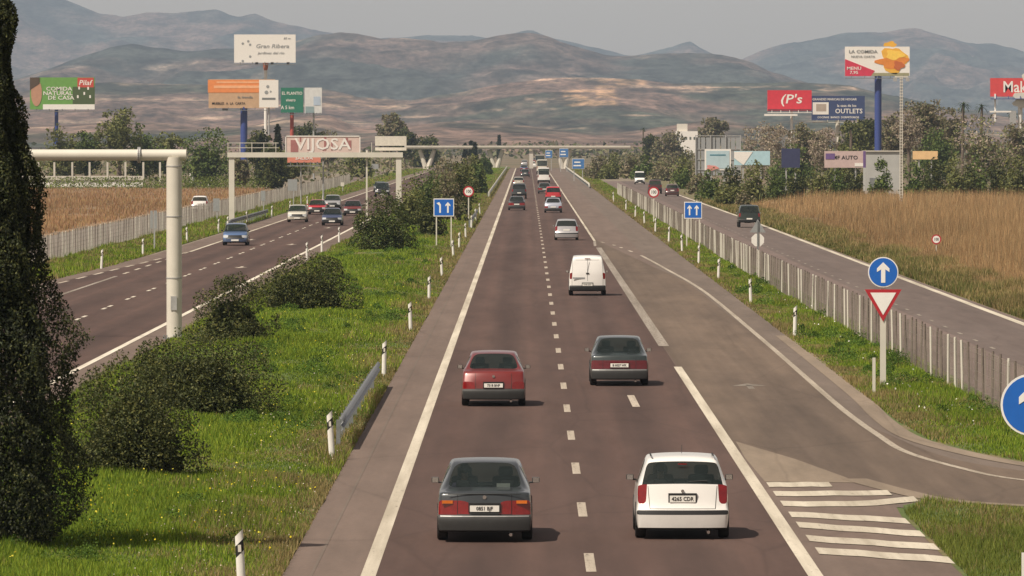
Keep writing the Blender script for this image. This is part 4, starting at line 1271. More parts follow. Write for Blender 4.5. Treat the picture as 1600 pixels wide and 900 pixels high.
M['fence_steel'] = plain('fence_steel', (0.17, 0.14, 0.115), 0.8, 0.1, 0.3)
M['wire_brown'] = plain('rusty_wire', (0.25, 0.215, 0.18), 0.8, 0.1, 0.35, 0.6)
M['wire_old'] = plain('old_wire', (0.36, 0.33, 0.29), 0.75, 0.1, 0.25, 1.0)
fence([(18.0, 146), (13.4, 160), (12.5, 176), (12.25, 205), (11.95, 300), (11.7, 400), (11.6, 900)], 'wire mesh fence with pale posts between the right verge and the frontage road', 1.45, 2.7, wire_mat='wire_brown', upr=.34)
fence([(-27.6, 290), (-27.7, 400), (-27.8, 480), (-27.6, 1100)], 'long grey wire mesh fence beyond the opposite carriageway', 1.55, 3.0, wire_mat='wire_old', upr=.17)

# near cantilever gantry: round steel post and arm
px_, _ = XZ(272, 0, 252)
g = empty('sign_gantry', (px_, 252, 0), 0, 'plain round steel gantry post with a thick pipe arm reaching left', 'gantry')
MB().tube((0, 0, 0), (0, 0, 6.52), .275, .275, 28).build('gantry_post', M['cream'], g, smooth=True)
MB().tube((0, 0, 0), (0, 0, .05), .42, .42, 20).build('base_plate', M['galv_dark'], g)
MB().tube((.44, 0, 6.60), (-14.5, 0, 6.60), .2, .2, 24).build('gantry_arm', M['cream'], g, smooth=True)
MB().tube((-14.3, 0, 0), (-14.3, 0, 6.5), .275, .275, 28).build('gantry_post', M['cream'], g, smooth=True)
for z in (2.2, 4.4, 6.2): MB().tube((0, 0, z-.02), (0, 0, z+.02), .29, .29, 28).build('weld_seam', M['galv'], g, smooth=True)
MB().tube((-1.2, 0, 6.60), (-1.24, 0, 6.60), .29, .29, 24).build('flange', M['galv'], g)
MB().tube((-1.26, 0, 6.60), (-1.30, 0, 6.60), .29, .29, 24).build('flange', M['galv'], g)
for i in range(8):
    a = math.pi*i/4; MB().tube((.36*math.cos(a), .36*math.sin(a), .04), (.36*math.cos(a), .36*math.sin(a), .16), .025, None, 6).build('bolt', M['galv_dark'], g)
MB().box((0, -.285, 1.3), (.22, .03, .5)).build('inspection_cover', M['galv'], g)
# far portal gantry with walkway and railing
D_ = 591.0
xl, xr_ = XZ(362, 0, D_)[0], XZ(623, 0, D_)[0]
g = empty('sign_gantry', (xl, D_, 0), 0, 'white portal gantry with walkway and railing across the opposite carriageway', 'gantry')
Wd = xr_-xl
for x in (0, Wd): MB().box((x, 0, 2.9), (.46, .5, 5.8)).build('gantry_post', M['cream'], g)
zb = XZ(0, 242, D_)[1]
MB().box((Wd/2, 0, zb), (Wd+.7, .7, .42)).build('beam', M['cream'], g)
nb = 13
for i in range(nb):
    x = -.3+(Wd*.86)*i/(nb-1)
    if i < 5 or i == nb-1: MB().box((x, -.3, zb+.62), (.05, .05, .85)).build('railing_post', M['cream'], g)
for z in (zb+.6, zb+1.0): MB().box((1.8, -.3, z), (4.3, .04, .05)).build('railing_bar', M['cream'], g)
x0, z0 = XZ(586, 235, D_); x1, z1 = XZ(635, 211, D_)
MB().box(((x0+x1)/2-xl, .3, (z0+z1)/2+.15), (x1-x0, .08, (z1-z0)*.62)).build('blank_sign_board', M['offwhite'], g)
MB().box(((x0+x1)/2-xl, .3, z0+.12), (x1-x0, .08, .26)).build('sign_board_rail', M['offwhite'], g)
MB().box((XZ(573, 0, D_)[0]-xl, .1, 3.1), (.14, .1, 6.2)).build('lighting_mast', M['cream'], g)

# ================================================================== BILLBOARDS
def panel(root, x, y, z, w, h, mat, name='print_panel', t=.02):
    return MB().box((x, y, z), (w, t, h)).build(name, mat, root)
P2 = {}
def pm(name, c):
    if name not in P2: P2[name] = plain('print_'+name, c, .6, 0, .08, 1.5)
    return P2[name]
def billboard(D, px0, px1, y0, y1, face, label, post=None, postcol=None, post_w=6, post_y0=None, shear=0.0, back=True, name='billboard', thick=.5, frame=None):
    xa, za = XZ(px0, y1, D); xb, zb_ = XZ(px1, y0, D)
    root = empty(name, ((xa+xb)/2, D, 0), 0, label, 'billboard')
    w = xb-xa; h = zb_-za; zc = (za+zb_)/2
    MB().box((0, thick/2, zc), (w, thick, h)).build('board', face, root)
    if post is not None:
        xp = XZ(post, 0, D)[0]-(xa+xb)/2
        MB().tube((xp, thick/2+.3, 0), (xp, thick/2+.3, za+.2), post_w*D/F/2, None, 14).build('post', postcol, root, smooth=True)
        MB().box((0, -.55, za-.35), (w*1.0, .9, .10)).build('catwalk', frame or M['galv_dark'], root)
        for i in range(5):
            MB().box((-w/2+w*(i+.5)/5, -.4, za-.15), (.06, 1.0, .5)).build('bracket', frame or M['galv_dark'], root)
    return root, w, h, zc, za
blue_post = plain('blue_post_paint', (0.035, 0.06, 0.22), .5, 0, .08)
wht = M['white']
# green advert at the left with a portrait area
r, w, h, zc, za = billboard(1250, 47, 148, 121, 171, pm('green', (.13, .30, .06)), 'green and red billboard with a portrait at its left, beside the cypress', 88, blue_post, 6)
panel(r, w*.36, -.03, zc+h*.34, w*.25, h*.30, pm('red', (.50, .06, .04)))
t_ = text_mesh('lettering', 'Pilaf', h*.22, wht, r, (w*.35, -.05, zc+h*.33), 1.1, .2); t_['kind'] = 'stuff'
panel(r, w*.10, -.03, zc-h*.42, w*.80, h*.16, wht)
panel(r, w*.33, -.025, zc-h*.06, w*.34, h*.54, pm('darkgreen', (.06, .09, .03)))
for (a, b_, s) in ((-.05, .14, 'COMIDA'), (-.07, 0, 'NATURAL'), (-.02, -.14, 'DE CASA')):
    t_ = text_mesh('lettering', s, h*.17, wht, r, (w*a, -.05, zc+h*b_), 1.2); t_['kind'] = 'stuff'
for (a, b_) in ((.26, .17), (.40, .16), (.34, 0.0), (.24, -.1), (.43, -.1)): panel(r, w*a, -.05, zc+h*b_, w*.025, h*.09, wht)
MB().prism([(-.40*w+w*.085*math.cos(t), zc+h*.02+h*.42*math.sin(t)) for t in [2*math.pi*i/20 for i in range(20)]][::-1], -.06, -.02).build('portrait_shape', pm('skin', (.45, .24, .15)), r)
MB().prism([(-.50*w, zc+h*.1), (-.35*w, zc+h*.3), (-.35*w, zc+h*.5), (-.50*w, zc+h*.5)], -.08, -.06).build('portrait_hair', pm('hair', (.08, .05, .03)), r)
# tall white billboard
r, w, h, zc, za = billboard(1200, 366, 462, 54, 98, wht, 'high white billboard with faint grey lettering on a tall white post', 415, wht, 5)
r.rotation_euler = (0, -.03*0, 0)
for (s, a, b_, sz) in (('Gran Ribera', .12, .08, .20), ('jardines del rio', .10, -.16, .13), ('85 m', .36, .36, .10)):
    t_ = text_mesh('lettering', s, h*sz, M['grey_back'], r, (w*a, -.03, zc+h*b_), 1.2, .2); t_['kind'] = 'stuff'
for (a, b_) in ((-.36, .18), (-.27, .26), (-.24, .14), (-.24, -.28), (-.36, -.44)): MB().prism(circle_pts(w*a, zc+h*b_, h*.045, 8)[::-1], -.03, -.01).build('print_mark', M['grey_back'], r)
for a in (-.13, .12, .38): panel(r, w*a, -.35, za-.1, .5, .35, M['black'], 'floodlight', .4)
xp = XZ(415, 0, 1200)[0]-r.location.x
MB().tube((xp, .5, za-.1), (xp, .5, za-1.3), .55, .3, 10).build('post_head', pm('rusty', (.45, .16, .10)), r)
# orange V-shaped billboard
r, w, h, zc, za = billboard(1150, 326, 430, 124, 169, pm('buff', (.50, .33, .20)), 'orange and buff billboard on a thick blue post below the high white one', 381, blue_post, 11)
panel(r, -w*.02, -.03, zc+h*.26, w*.98, h*.44, pm('orange', (.72, .24, .07)))
panel(r, -w*.02, -.05, zc+h*.24, w*.80, h*.09, pm('peach', (.80, .42, .22)))
panel(r, -w*.05, -.05, zc+h*.40, w*.66, h*.05, pm('peach', (.80, .42, .22)))
t_ = text_mesh('lettering', 'MUEBLES  A  LA  CARTA', h*.12, M['black'], r, (-w*.20, -.05, zc-h*.34), .9); t_['kind'] = 'stuff'
t_ = text_mesh('lettering', 'la tienda', h*.12, M['galv_dark'], r, (w*.05, -.05, zc-h*.12), 1.3); t_['kind'] = 'stuff'
panel(r, -w*.25, -.4, za-.25, .9, .4, M['black'], 'floodlight', .4)
r2, w2, h2, zc2, za2 = billboard(1146, 405, 435, 125, 168, wht, 'narrow white poster board standing in front of the orange billboard end', None, thick=.25)
MB().tube((0, .7, 0), (0, .7, zc2), .14, None, 8).build('post', M['galv'], r2)
MB().box((0, .45, zc2), (.5, .5, .3)).build('bracket', M['galv_dark'], r2)
for (a, b_, q) in ((-.05, .26, .1), (-.12, .05, .12), (.1, .08, .06)): MB().prism(circle_pts(w2*a, zc2+h2*b_, h2*q*.6, 8)[::-1], -.03, -.01).build('print_mark', M['grey_back'], r2)
panel(r2, 0, -.02, zc2-h2*.18, w2*.7, h2*.07, M['galv_dark'])
# green and white pair on a red post
r, w, h, zc, za = billboard(1230, 439, 474, 137, 176, pm('deepgreen', (.02, .16, .10)), 'dark green billboard with white lettering on a red post', 456, pm('redpost', (.40, .08, .06)), 6)
for (s, a, b_, sz) in (('EL PLANTIO', 0, .27, .17), ('vivero', -.06, 0, .17), ('A 5 km', -.2, -.30, .20)):
    t_ = text_mesh('lettering', s, h*sz, wht, r, (w*a, -.03, zc+h*b_), .9); t_['kind'] = 'stuff'
r, w, h, zc, za = billboard(1236, 476, 503, 137, 177, pm('pale', (.62, .62, .60)), 'pale grey and blue billboard right of the dark green one', 490, M['galv'], 3)
panel(r, w*.22, -.03, zc-h*.02, w*.4, h*.34, pm('softblue', (.42, .50, .60)))
panel(r, -w*.2, -.03, zc-h*.36, w*.5, h*.25, pm('slate', (.25, .33, .34)))
# long red and white lettering billboard behind the far gantry, small red one below
r, w, h, zc, za = billboard(760, 446, 563, 212, 239, pm('creamred', (.62, .48, .42)), 'long cream billboard with big red and white letters behind the far gantry', 505, M['galv'], 3)
t_ = text_mesh('lettering', 'VIJOSA', h*.92, wht, r, (0, -.04, zc-.03), 1.15); t_['kind'] = 'stuff'
for a, ww, b_, hh in ((-.19, .035, .0, .7), (.03, .03, .1, .65), (.02, .05, -.3, .12), (.31, .05, .12, .5), (.36, .04, -.05, .55), (-.38, .10, -.1, .7), (.12, .02, -.1, .5), (-.30, .02, .3, .3)):
    panel(r, w*a, -.015, zc+h*b_, w*ww, h*hh, pm('brick', (.34, .14, .13)))
panel(r, 0, -.05, zc+h*.47, w, h*.06, wht); panel(r, -w*.495, -.05, zc, w*.012, h, wht); panel(r, w*.495, -.05, zc, w*.012, h, wht)
r, w, h, zc, za = billboard(757, 449, 501, 240, 254, pm('salmon', (.62, .22, .15)), 'low salmon-red billboard under the long lettered one', 470, M['galv'], 2)
t_ = text_mesh('lettering', 'SALIDA', h*.55, wht, r, (0, -.03, zc), 1.1); t_['kind'] = 'stuff'
# right group
r, w, h, zc, za = billboard(1150, 1320, 1421, 73, 119, wht, 'white billboard with a red wedge and orange food picture on a tall blue post', 1372, blue_post, 11)
MB().prism([(-w/2, zc-h/2), (-w/2, zc+h*.08), (-w*.04, zc-h*.32), (-w*.10, zc-h/2)][::-1], -.05, -.01).build('print_wedge', pm('crimson', (.55, .03, .07)), r)
def blob(root, cx, cz, rx, rz, mat, seed, y=-.06, n=22):
    rr = random.Random(seed)
    pts = []
    ph = rr.uniform(0, 6)
    for i in range(n):
        a = -2*math.pi*i/n; k = 1+.16*math.sin(3*a+ph)+.12*math.sin(5*a+2*ph)
        pts.append((cx+rx*k*math.cos(a), cz+rz*k*math.sin(a)))
    MB().prism(pts, y, -.01).build('print_picture', mat, root)
blob(r, w*.26, zc+.05*h, w*.19, h*.44, pm('amberfood', (.75, .40, .04)), 1, -.04)
blob(r, w*.24, zc-.04*h, w*.24, h*.20, pm('cheddar', (.66, .22, .03)), 2, -.06)
blob(r, w*.27, zc+.22*h, w*.14, h*.16, pm('yolk', (.85, .55, .08)), 3, -.08)
blob(r, w*.33, zc-.14*h, w*.08, h*.15, pm('toast', (.48, .12, .03)), 4, -.09)
for (s, a, b_, sz) in (('LA COMIDA', -.22, .33, .15), ('NUEVA CARTA', -.22, .16, .10), ('MENU', -.36, -.24, .15), ('7,95', -.36, -.38, .14)):
    t_ = text_mesh('lettering', s, h*sz, M['galv_dark'] if b_ > 0 else wht, r, (w*a, -.07, zc+h*b_), 1.2); t_['kind'] = 'stuff'
panel(r, w*.18, -.03, zc-h*.44, w*.62, h*.10, pm('moss', (.30, .28, .16)))
blob(r, w*.20, zc+.58*h, w*.10, h*.09, pm('amberfood', (.75, .40, .04)), 5, .15)
r, w, h, zc, za = billboard(1250, 1199, 1268, 141, 173, pm('scarlet', (.58, .03, .05)), 'red billboard with a white emblem and lettering on a white post', 1237, wht, 4, frame=wht)
t_ = text_mesh('lettering', "(P's", h*.62, wht, r, (w*.03, -.03, zc+h*.05), 1.25, .15); t_['kind'] = 'stuff'
panel(r, 0, -.03, za+.1, w*.98, h*.10, pm('darkred', (.16, .02, .03)))
for x in (-.2,): MB().box((w*x, -.6, za-.75), (w*.75, .6, .35)).build('catwalk', wht, r)
r, w, h, zc, za = billboard(1254, 1268, 1351, 150, 188, pm('navyad', (.035, .055, .14)), 'dark blue billboard with rows of white lettering beside the red one', 1309, M['cream'], 7, frame=M['cream'])
for (s, a, b_, sz) in (('GRANDES MARCAS DE HOGAR', -.07, .36, .13), ('la casa de los', .16, .10, .15), ('OUTLETS', .20, -.13, .27), ('COCINAS  BANOS  DORMITORIOS', 0, -.38, .11)):
    t_ = text_mesh('lettering', s, h*sz, wht, r, (w*a, -.03, zc+h*b_), 1.0); t_['kind'] = 'stuff'
panel(r, -w*.33, -.03, zc-h*.01, w*.30, h*.50, wht); panel(r, -w*.32, -.045, zc+h*.02, w*.19, h*.30, pm('tan', (.40, .33, .27)))
# billboard cut off by the right edge
r, w, h, zc, za = billboard(1100, 1547, 1640, 122, 151, pm('scarlet2', (.60, .06, .06)), 'red billboard with a white scalloped shape at the right edge of the photo', 1594, wht, 7, frame=blue_post)
t_ = text_mesh('lettering', 'Makro', h*.85, wht, r, (w*.02, -.03, zc), .9); t_['kind'] = 'stuff'
blob(r, w*.22, zc-h*.72, w*.38, h*.42, M['cream'], 8, -.3); blob(r, w*.20, zc+h*.62, w*.17, h*.35, M['cream'], 9, -.3)
MB().box((-w*.42, -.1, zc-h*1.1), (.25, .2, h*1.5)).build('side_strut', wht, r); MB().box((-w*.33, -.1, za-2.35), (w*.36, .5, .25)).build('catwalk', wht, r)
MB().box((-w*.12, 0, za-3.3), (1.0, .6, 2.2)).build('service_cabinet', M['galv'], r)
# low hoardings beyond the reeds
def hoard(D, a, b_, c, d, mat, label, legs=2, name='hoarding'):
    r, w, h, zc, za = billboard(D, a, b_, c, d, mat, label, None, thick=.2, name=name)
    for i in range(legs):
        x = -w/2+w*(i+.5)/legs; MB().box((x, .25, (za+.5)/2), (.18, .12, max(.5, za+.5))).build('leg', M['galv'], r)
    return r, w, h, zc
r, w, h, zc = hoard(900, 1101, 1142, 233, 266, wht, 'white-framed hoarding with a pale blue picture at the left of the low row')
panel(r, 0, -.03, zc, w*.88, h*.84, pm('sky', (.40, .52, .56))); panel(r, 0, -.045, zc+h*.22, w*.6, h*.06, pm('teal', (.05, .18, .24)), 'print_line'); blob(r, -w*.22, zc-h*.38, w*.22, h*.12, pm('rose', (.62, .25, .22)), 3, -.09)
r, w, h, zc = hoard(900, 1147, 1203, 236, 258, pm('skyblue', (.38, .56, .62)), 'half white, half sky-blue hoarding second in the low row')
MB().prism([(-w/2, zc+h*.45), (w*.02, zc+h*.45), (-w*.24, zc-h*.5), (-w/2, zc)], -.04, -.01).build('print_shape', wht, r)
hoard(890, 1221, 1250, 232, 262, pm('nightblue', (.03, .035, .09)), 'small dark navy hoarding between the white and lettered hoardings')
r, w, h, zc = hoard(890, 1288, 1353, 236, 262, pm('lilac', (.50, .38, .36)), 'cream and purple hoarding with dark lettering beside the grey wall')
t_ = text_mesh('lettering', 'MF AUTO', h*.32, M['black'], r, (0, -.03, zc+.1*h), 1.1); t_['kind'] = 'stuff'
panel(r, w*.46, -.03, zc, w*.06, h, pm('purple', (.14, .08, .22))); panel(r, w*.33, -.03, zc-h*.32, w*.2, h*.2, wht); panel(r, -w*.36, -.03, zc+h*.18, w*.22, h*.35, pm('purple', (.14, .08, .22)))
r, w, h, zc = hoard(880, 1426, 1465, 236, 249, pm('apricot', (.72, .48, .24)), 'small apricot hoarding at the right end of the low row')
# blank grey block and lattice frame
bd = empty('grey_shed', (XZ(1380, 0, 900)[0], 905, 0), 0, 'plain grey flat-roofed shed behind a round bush', 'shed')
xa = XZ(1355, 0, 900)[0]-bd.location.x; xb = XZ(1412, 0, 900)[0]-bd.location.x; zt = XZ(0, 237, 900)[1]
gw = plain('shed_render', (.40, .40, .38), .9, 0, .1, .4)
MB().box(((xa+xb)/2, 3, zt/2), (xb-xa, 6, zt)).build('wall', gw, bd); MB().box(((xa+xb)/2, 3, zt+.06), (xb-xa+.4, 6.4, .12)).build('roof', M['concrete'], bd)
MB().box((xa+1.0, -.05, 1.05), (.9, .08, 2.1)).build('door', M['galv_dark'], bd)
fr_ = empty('steel_lattice', (XZ(1122, 0, 960)[0], 960, 0), 0, 'tall grey open lattice frame standing behind the white-framed hoarding', 'steel frame')
wf = 70*960/F; zt = XZ(0, 211, 960)[1]
for i in range(4): MB().box((-wf/2+wf*i/3, 0, zt/2), (.13, .13, zt)).build('upright', M['galv'], fr_)
for z in (1.5, 2.9, 4.3, 5.7, zt-.1): MB().box((0, .1, z), (wf, .07, .09)).build('crossbar', M['galv'], fr_)
for i in range(9): MB().box((-wf/2+wf*(i+.5)/9, .18, zt*.62), (wf/9*.82, .04, zt*.68)).build('grey_slat', M['grey_back'], fr_)
# striped lattice mast
mx, _ = XZ(1408, 0, 700)
ms = empty('lattice_mast', (mx, 700, 0), 0, 'thin white lattice mast rising from the reeds in front of the food billboard', 'mast')
zt = XZ(0, 120, 700)[1]
for (a, b_) in ((-.14, -.14), (.14, -.14), (0, .16)): MB().tube((a, b_, 0), (a*.7, b_*.7, zt), .045, .03, 6).build('mast_leg', M['cream'], ms)
n = 44
rung = MB().box((0, 0, 0), (.34, .30, .06)).mesh('mast_rung', M['cream'])
for i in range(n): link('mast_rung', rung, ms, (0, 0, .4+(zt-.6)*i/(n-1)))
MB().box((0, 0, zt), (1.3, .12, .12)).build('top_arm', M['cream'], ms)
for s in (-1, 1): MB().box((s*.62, 0, zt-.25), (.35, .3, .4)).build('lamp_head', M['galv'], ms)

# ================================================================== BRIDGE, OVERHEAD SIGNS
BD = 1650.0
xl, zt = XZ(632, 228, BD); xr2, _ = XZ(985, 228, BD)
br = empty('road_bridge', (0, BD, 0), 0, 'low pale concrete bridge on slanted legs crossing the motorway far away', 'bridge')
MB().box(((xl+xr2)/2, 4, zt-.50), (xr2-xl, 8, .48)).build('deck', M['concrete'], br)
MB().box(((xl+xr2)/2, -.12, zt-.15), (xr2-xl, .22, .42)).build('parapet', M['concrete'], br)
MB().box(((xl+xr2)/2, 8.12, zt-.15), (xr2-xl, .22, .42)).build('parapet', M['concrete'], br)
for (cx, dx) in ((-23.4, 1.7), (-7.3, 1.6), (8.7, 1.5)):
    for s in (-1, 1):
        for yy in (1.5, 6.5): MB().tube((cx+s*.25, yy, 0), (cx+s*dx, yy, zt-.9), .60, .46, 8).build('leg', M['concrete'], br)
MB().box((XZ(830, 0, BD)[0], 3, 2.2), (.9, 5, 4.2)).build('pier', M['concrete'], br)
def over_sign(px0, px1, y0, y1, D, mat, label, pale=False):
    xa, za = XZ(px0, y1, D); xb, zb_ = XZ(px1, y0, D)
    r = empty('direction_sign', ((xa+xb)/2, D, 0), 0, label, 'direction sign')
    w = xb-xa; h = zb_-za
    MB().box((0, 0, (za+zb_)/2), (w, .06, h)).build('sign_plate', M['white_sign'], r)
    MB().box((0, -.045, (za+zb_)/2), (w*.96, .02, h*.93)).build('sign_face', mat, r)
    for i in range(2): MB().box((-w*.08, -.065, za+h*(.33+.33*i)), (w*(.62-.12*i), .01, h*.12)).build('lettering_line', M['white_sign'], r)
    for s in (-1, 1): MB().box((s*w*.35, .12, zb_/2), (.14, .1, zb_)).build('post', M['galv'], r)
    return r
over_sign(894, 913, 248, 264, 1180, M['blue_sign_pale'], 'blue direction sign on the right shoulder before the bridge')
over_sign(874, 888, 232, 246, 1500, M['blue_sign_pale'], 'deeper blue direction sign beyond the shoulder sign, next to the bridge leg')
over_sign(852, 863, 235, 247, 1560, M['blue_sign_pale'], 'pale blue direction sign hanging nearest to the lanes at the bridge')

# white rail and small building behind the left field
wl = empty('canal_wall', (-60, 1045, 0), 0, 'long low white wall with upright posts behind the left field', 'wall')
MB().box((-42, 0, 1.3), (90, .3, .6)).build('wall_top', M['concrete'], wl); MB().box((-42, .1, .5), (90, .12, 1.0)).build('wall_panel', M['white'], wl)
for px in (85, 113, 168, 196, 224, 250, 140, 60): 
    x = XZ(px, 0, 1045)[0]+60; MB().box((x, -.1, 2.2), (.28, .2, 2.9)).build('wall_post', M['concrete'], wl)
hb = empty('white_house', (XZ(312, 0, 1080)[0], 1085, 0), 0, 'small white farm building under the big round tree at left', 'house')
MB().box((0, 2, 1.15), (3.6, 4, 2.3)).build('wall', M['white'], hb); MB().prism([(-2.0, 2.3), (2.0, 2.3), (0, 3.1)][::-1], -.2, 4.2).build('roof', pm('tile', (.32, .14, .08)), hb)
MB().box((-.9, -.03, 1.0), (.8, .08, 1.9)).build('door', M['galv_dark'], hb); MB().box((.8, -.03, 1.3), (.8, .08, .8)).build('window', M['glass'], hb)
for i, px in enumerate((321, 327)): 
    o = MB().box((0, 0, 1.4), (.5, .5, 2.8)).build('gate_pillar', M['white'], None, (XZ(px, 0, 1060)[0], 1060, 0)); tag(o, ('left' if i == 0 else 'right')+' one of two white gate pillars beside the farm building', 'pillar')
wh = empty('white_house', (XZ(1073, 0, 2400)[0], 2400, 0), 0, 'distant long white building left of the lone round tree', 'house')
zt = XZ(0, 194, 2400)[1]
MB().box((0, 4, zt*.40), (7.5, 8, zt*.8)).build('wall', M['white'], wh); MB().box((-1.5, 4, zt*.9), (3.5, 6, zt*.22)).build('roof_tower', M['offwhite'], wh)
for i in range(5): MB().box((-3+i*1.4, -.03, zt*.60), (.6, .08, .9)).build('window', M['glass'], wh)
# ================================================================== VEGETATION
DARKG = [(.040, .052, .015), (.056, .070, .018), (.085, .095, .026), (.045, .055, .017), (.14, .14, .04)]
OLIVE = [(.12, .135, .038), (.16, .17, .05), (.09, .105, .034), (.20, .20, .07)]
MIDG = [(.075, .115, .028), (.105, .15, .036), (.058, .086, .022), (.14, .175, .042)]
BROWNG = [(.20, .165, .10), (.24, .20, .12), (.14, .13, .075), (.16, .17, .07)]
BARE = [(.32, .26, .20), (.38, .31, .235), (.26, .21, .155), (.22, .21, .12)]
CYP = [(.016, .023, .009), (.026, .035, .012), (.042, .050, .016), (.075, .078, .024), (.022, .026, .014)]

def clump_points(centres, radii, n_per, squash=0.8):
    """leaves on and inside uneven clumps"""
    out = []
    for c, r in zip(centres, radii):
        m_ = max(6, int(n_per))
        d = RNG.normal(size=(m_, 3)); d /= np.linalg.norm(d, axis=1)[:, None]
        rr = r*(RNG.uniform(.35, 1, m_)**.45)*(1+.22*np.sin(d[:, 0]*7+d[:, 1]*5))
        p = d*rr[:, None]; p[:, 2] *= squash
        out.append(c+p)
    return np.concatenate(out)
def crown_mesh(name, rx, ry, rz, cz, nclump, nleaf, leaf, pal, seed, shape='dome', rc=.30, kcore=.62):
    global RNG
    keep = RNG; RNG = np.random.default_rng(seed)
    C = []; Rr = []
    for i in range(nclump):
        d = RNG.normal(size=3); d /= np.linalg.norm(d)
        if shape == 'dome': d[2] = abs(d[2])*1.0-.12
        k = RNG.uniform(.45, .86) if RNG.random() < .8 else RNG.uniform(.86, 1.0)
        C.append((d[0]*rx*k, d[1]*ry*k, cz+d[2]*rz*k)); Rr.append(rc*min(rx, rz)*RNG.uniform(.55, 1.25))
    C = np.array(C)
    P = clump_points(C, Rr, nleaf/nclump)
    core_n = nleaf//4
    dd = RNG.normal(size=(core_n, 3)); dd /= np.linalg.norm(dd, axis=1)[:, None]
    if shape == 'dome': dd[:, 2] = np.abs(dd[:, 2])
    ext = np.percentile(np.abs(P[:, 0]), 95), np.percentile(np.abs(P[:, 1]), 95)
    P[:, 0] *= rx/ext[0]; P[:, 1] *= ry/ext[1]
    if shape == 'dome': P[:, 2] = P[:, 2]*((cz+rz)/np.percentile(P[:, 2], 96)); P = P[P[:, 2] > .02]
    else: P[:, 2] = cz+(P[:, 2]-cz)*(rz/np.percentile(np.abs(P[:, 2]-cz), 98.5))
    q_ = (P[:, 0]/rx)**2+(P[:, 1]/ry)**2+((P[:, 2]-(0 if shape == 'dome' else cz))/(rz+(cz if shape == 'dome' else 0)))**2
    P = P[q_ < (1.0 if shape == 'dome' else 1.35)+.16*np.sin(P[:, 0]*9/rx+seed)*np.cos(P[:, 2]*8/rz)]
    if kcore > 0:
        core = dd*np.array([rx, ry, rz])*kcore*RNG.uniform(.5, 1, core_n)[:, None]
        core[:, 2] += cz if shape != 'dome' else .1
        ncore = core_n; P = np.concatenate([P, core])
    ctone = RNG.uniform(.75, 1.25, len(C))
    nn = len(P)
    cols = tones(nn, pal, .18)
    cols = cols*(.8+.45*fbm(P[:, 0]*1.1/ max(rx, .1)*2, P[:, 2]*2/max(rz, .1)+P[:, 1], seed, 3))[:, None]
    sz = leaf*RNG.uniform(.6, 1.3, nn)
    if kcore > 0: sz[-core_n:] *= 1.9
    me = leaf_cloud(name, P, sz, cols, flat=0.1)
    me.materials.append(M['leaf'])
    RNG = keep
    return me
def stems_mesh(name, n, h, spread, r, seed):
    rr = random.Random(seed); mb = MB()
    for i in range(n):
        a = rr.uniform(0, 6.28); s = spread*rr.uniform(.3, 1)
        mid = (math.cos(a)*s*.4, math.sin(a)*s*.4, h*.5)
        mb.tube((math.cos(a)*.08, math.sin(a)*.08, -.05), mid, r, r*.7, 6, False)
        mb.tube(mid, (math.cos(a)*s, math.sin(a)*s, h), r*.7, r*.3, 6, False)
    return mb.mesh(name, M['bark'], True)
def bush(px0, px1, ytop, ybase, label, seed, pal=DARKG, nclump=70, nleaf=9000, leaf=.05, group=None, depth=.9, name='oleander_bush'):
    d = F*H/(ybase-VY); cx = ((px0+px1)/2-VX)*d/F; rx = (px1-px0)/2*d/F*1.10
    zt = (H-(ytop-VY)*d/F)*1.10
    d2 = d+rx*depth*.6
    z0 = float(median_z(cx, d2))-.05 if -12.7 < cx < -4.1 else 0
    root = empty(name, (cx, d2, z0), 0, label, 'bush', group)
    link('foliage', crown_mesh('foliage', rx, rx*depth, zt-z0-.10, .10, nclump, nleaf, leaf, pal, seed), root)
    link('stem', stems_mesh('stem', 5, (zt-z0)*.55, rx*.5, .04, seed), root)
    return root
bush(92, 320, 572, 762, 'dark rounded bush beside the cypress, nearest bush in the median', 101, nclump=70, nleaf=34000, leaf=.032)
bush(190, 434, 522, 660, 'wide dark bush just behind the nearest one, at the foot of the gantry post', 102, nclump=70, nleaf=30000, leaf=.036)
bush(292, 430, 438, 548, 'upright dark bush right of the thick gantry post', 103, nclump=50, nleaf=16000, leaf=.044)
bush(386, 560, 403, 492, 'broad low dark green bush in the middle of the median', 104, nclump=55, nleaf=18000, leaf=.050)
bush(547, 648, 308, 397, 'tall round bush standing alone left of the blue lane sign', 105, pal=DARKG+MIDG[:2], nclump=45, nleaf=15000, leaf=.068)
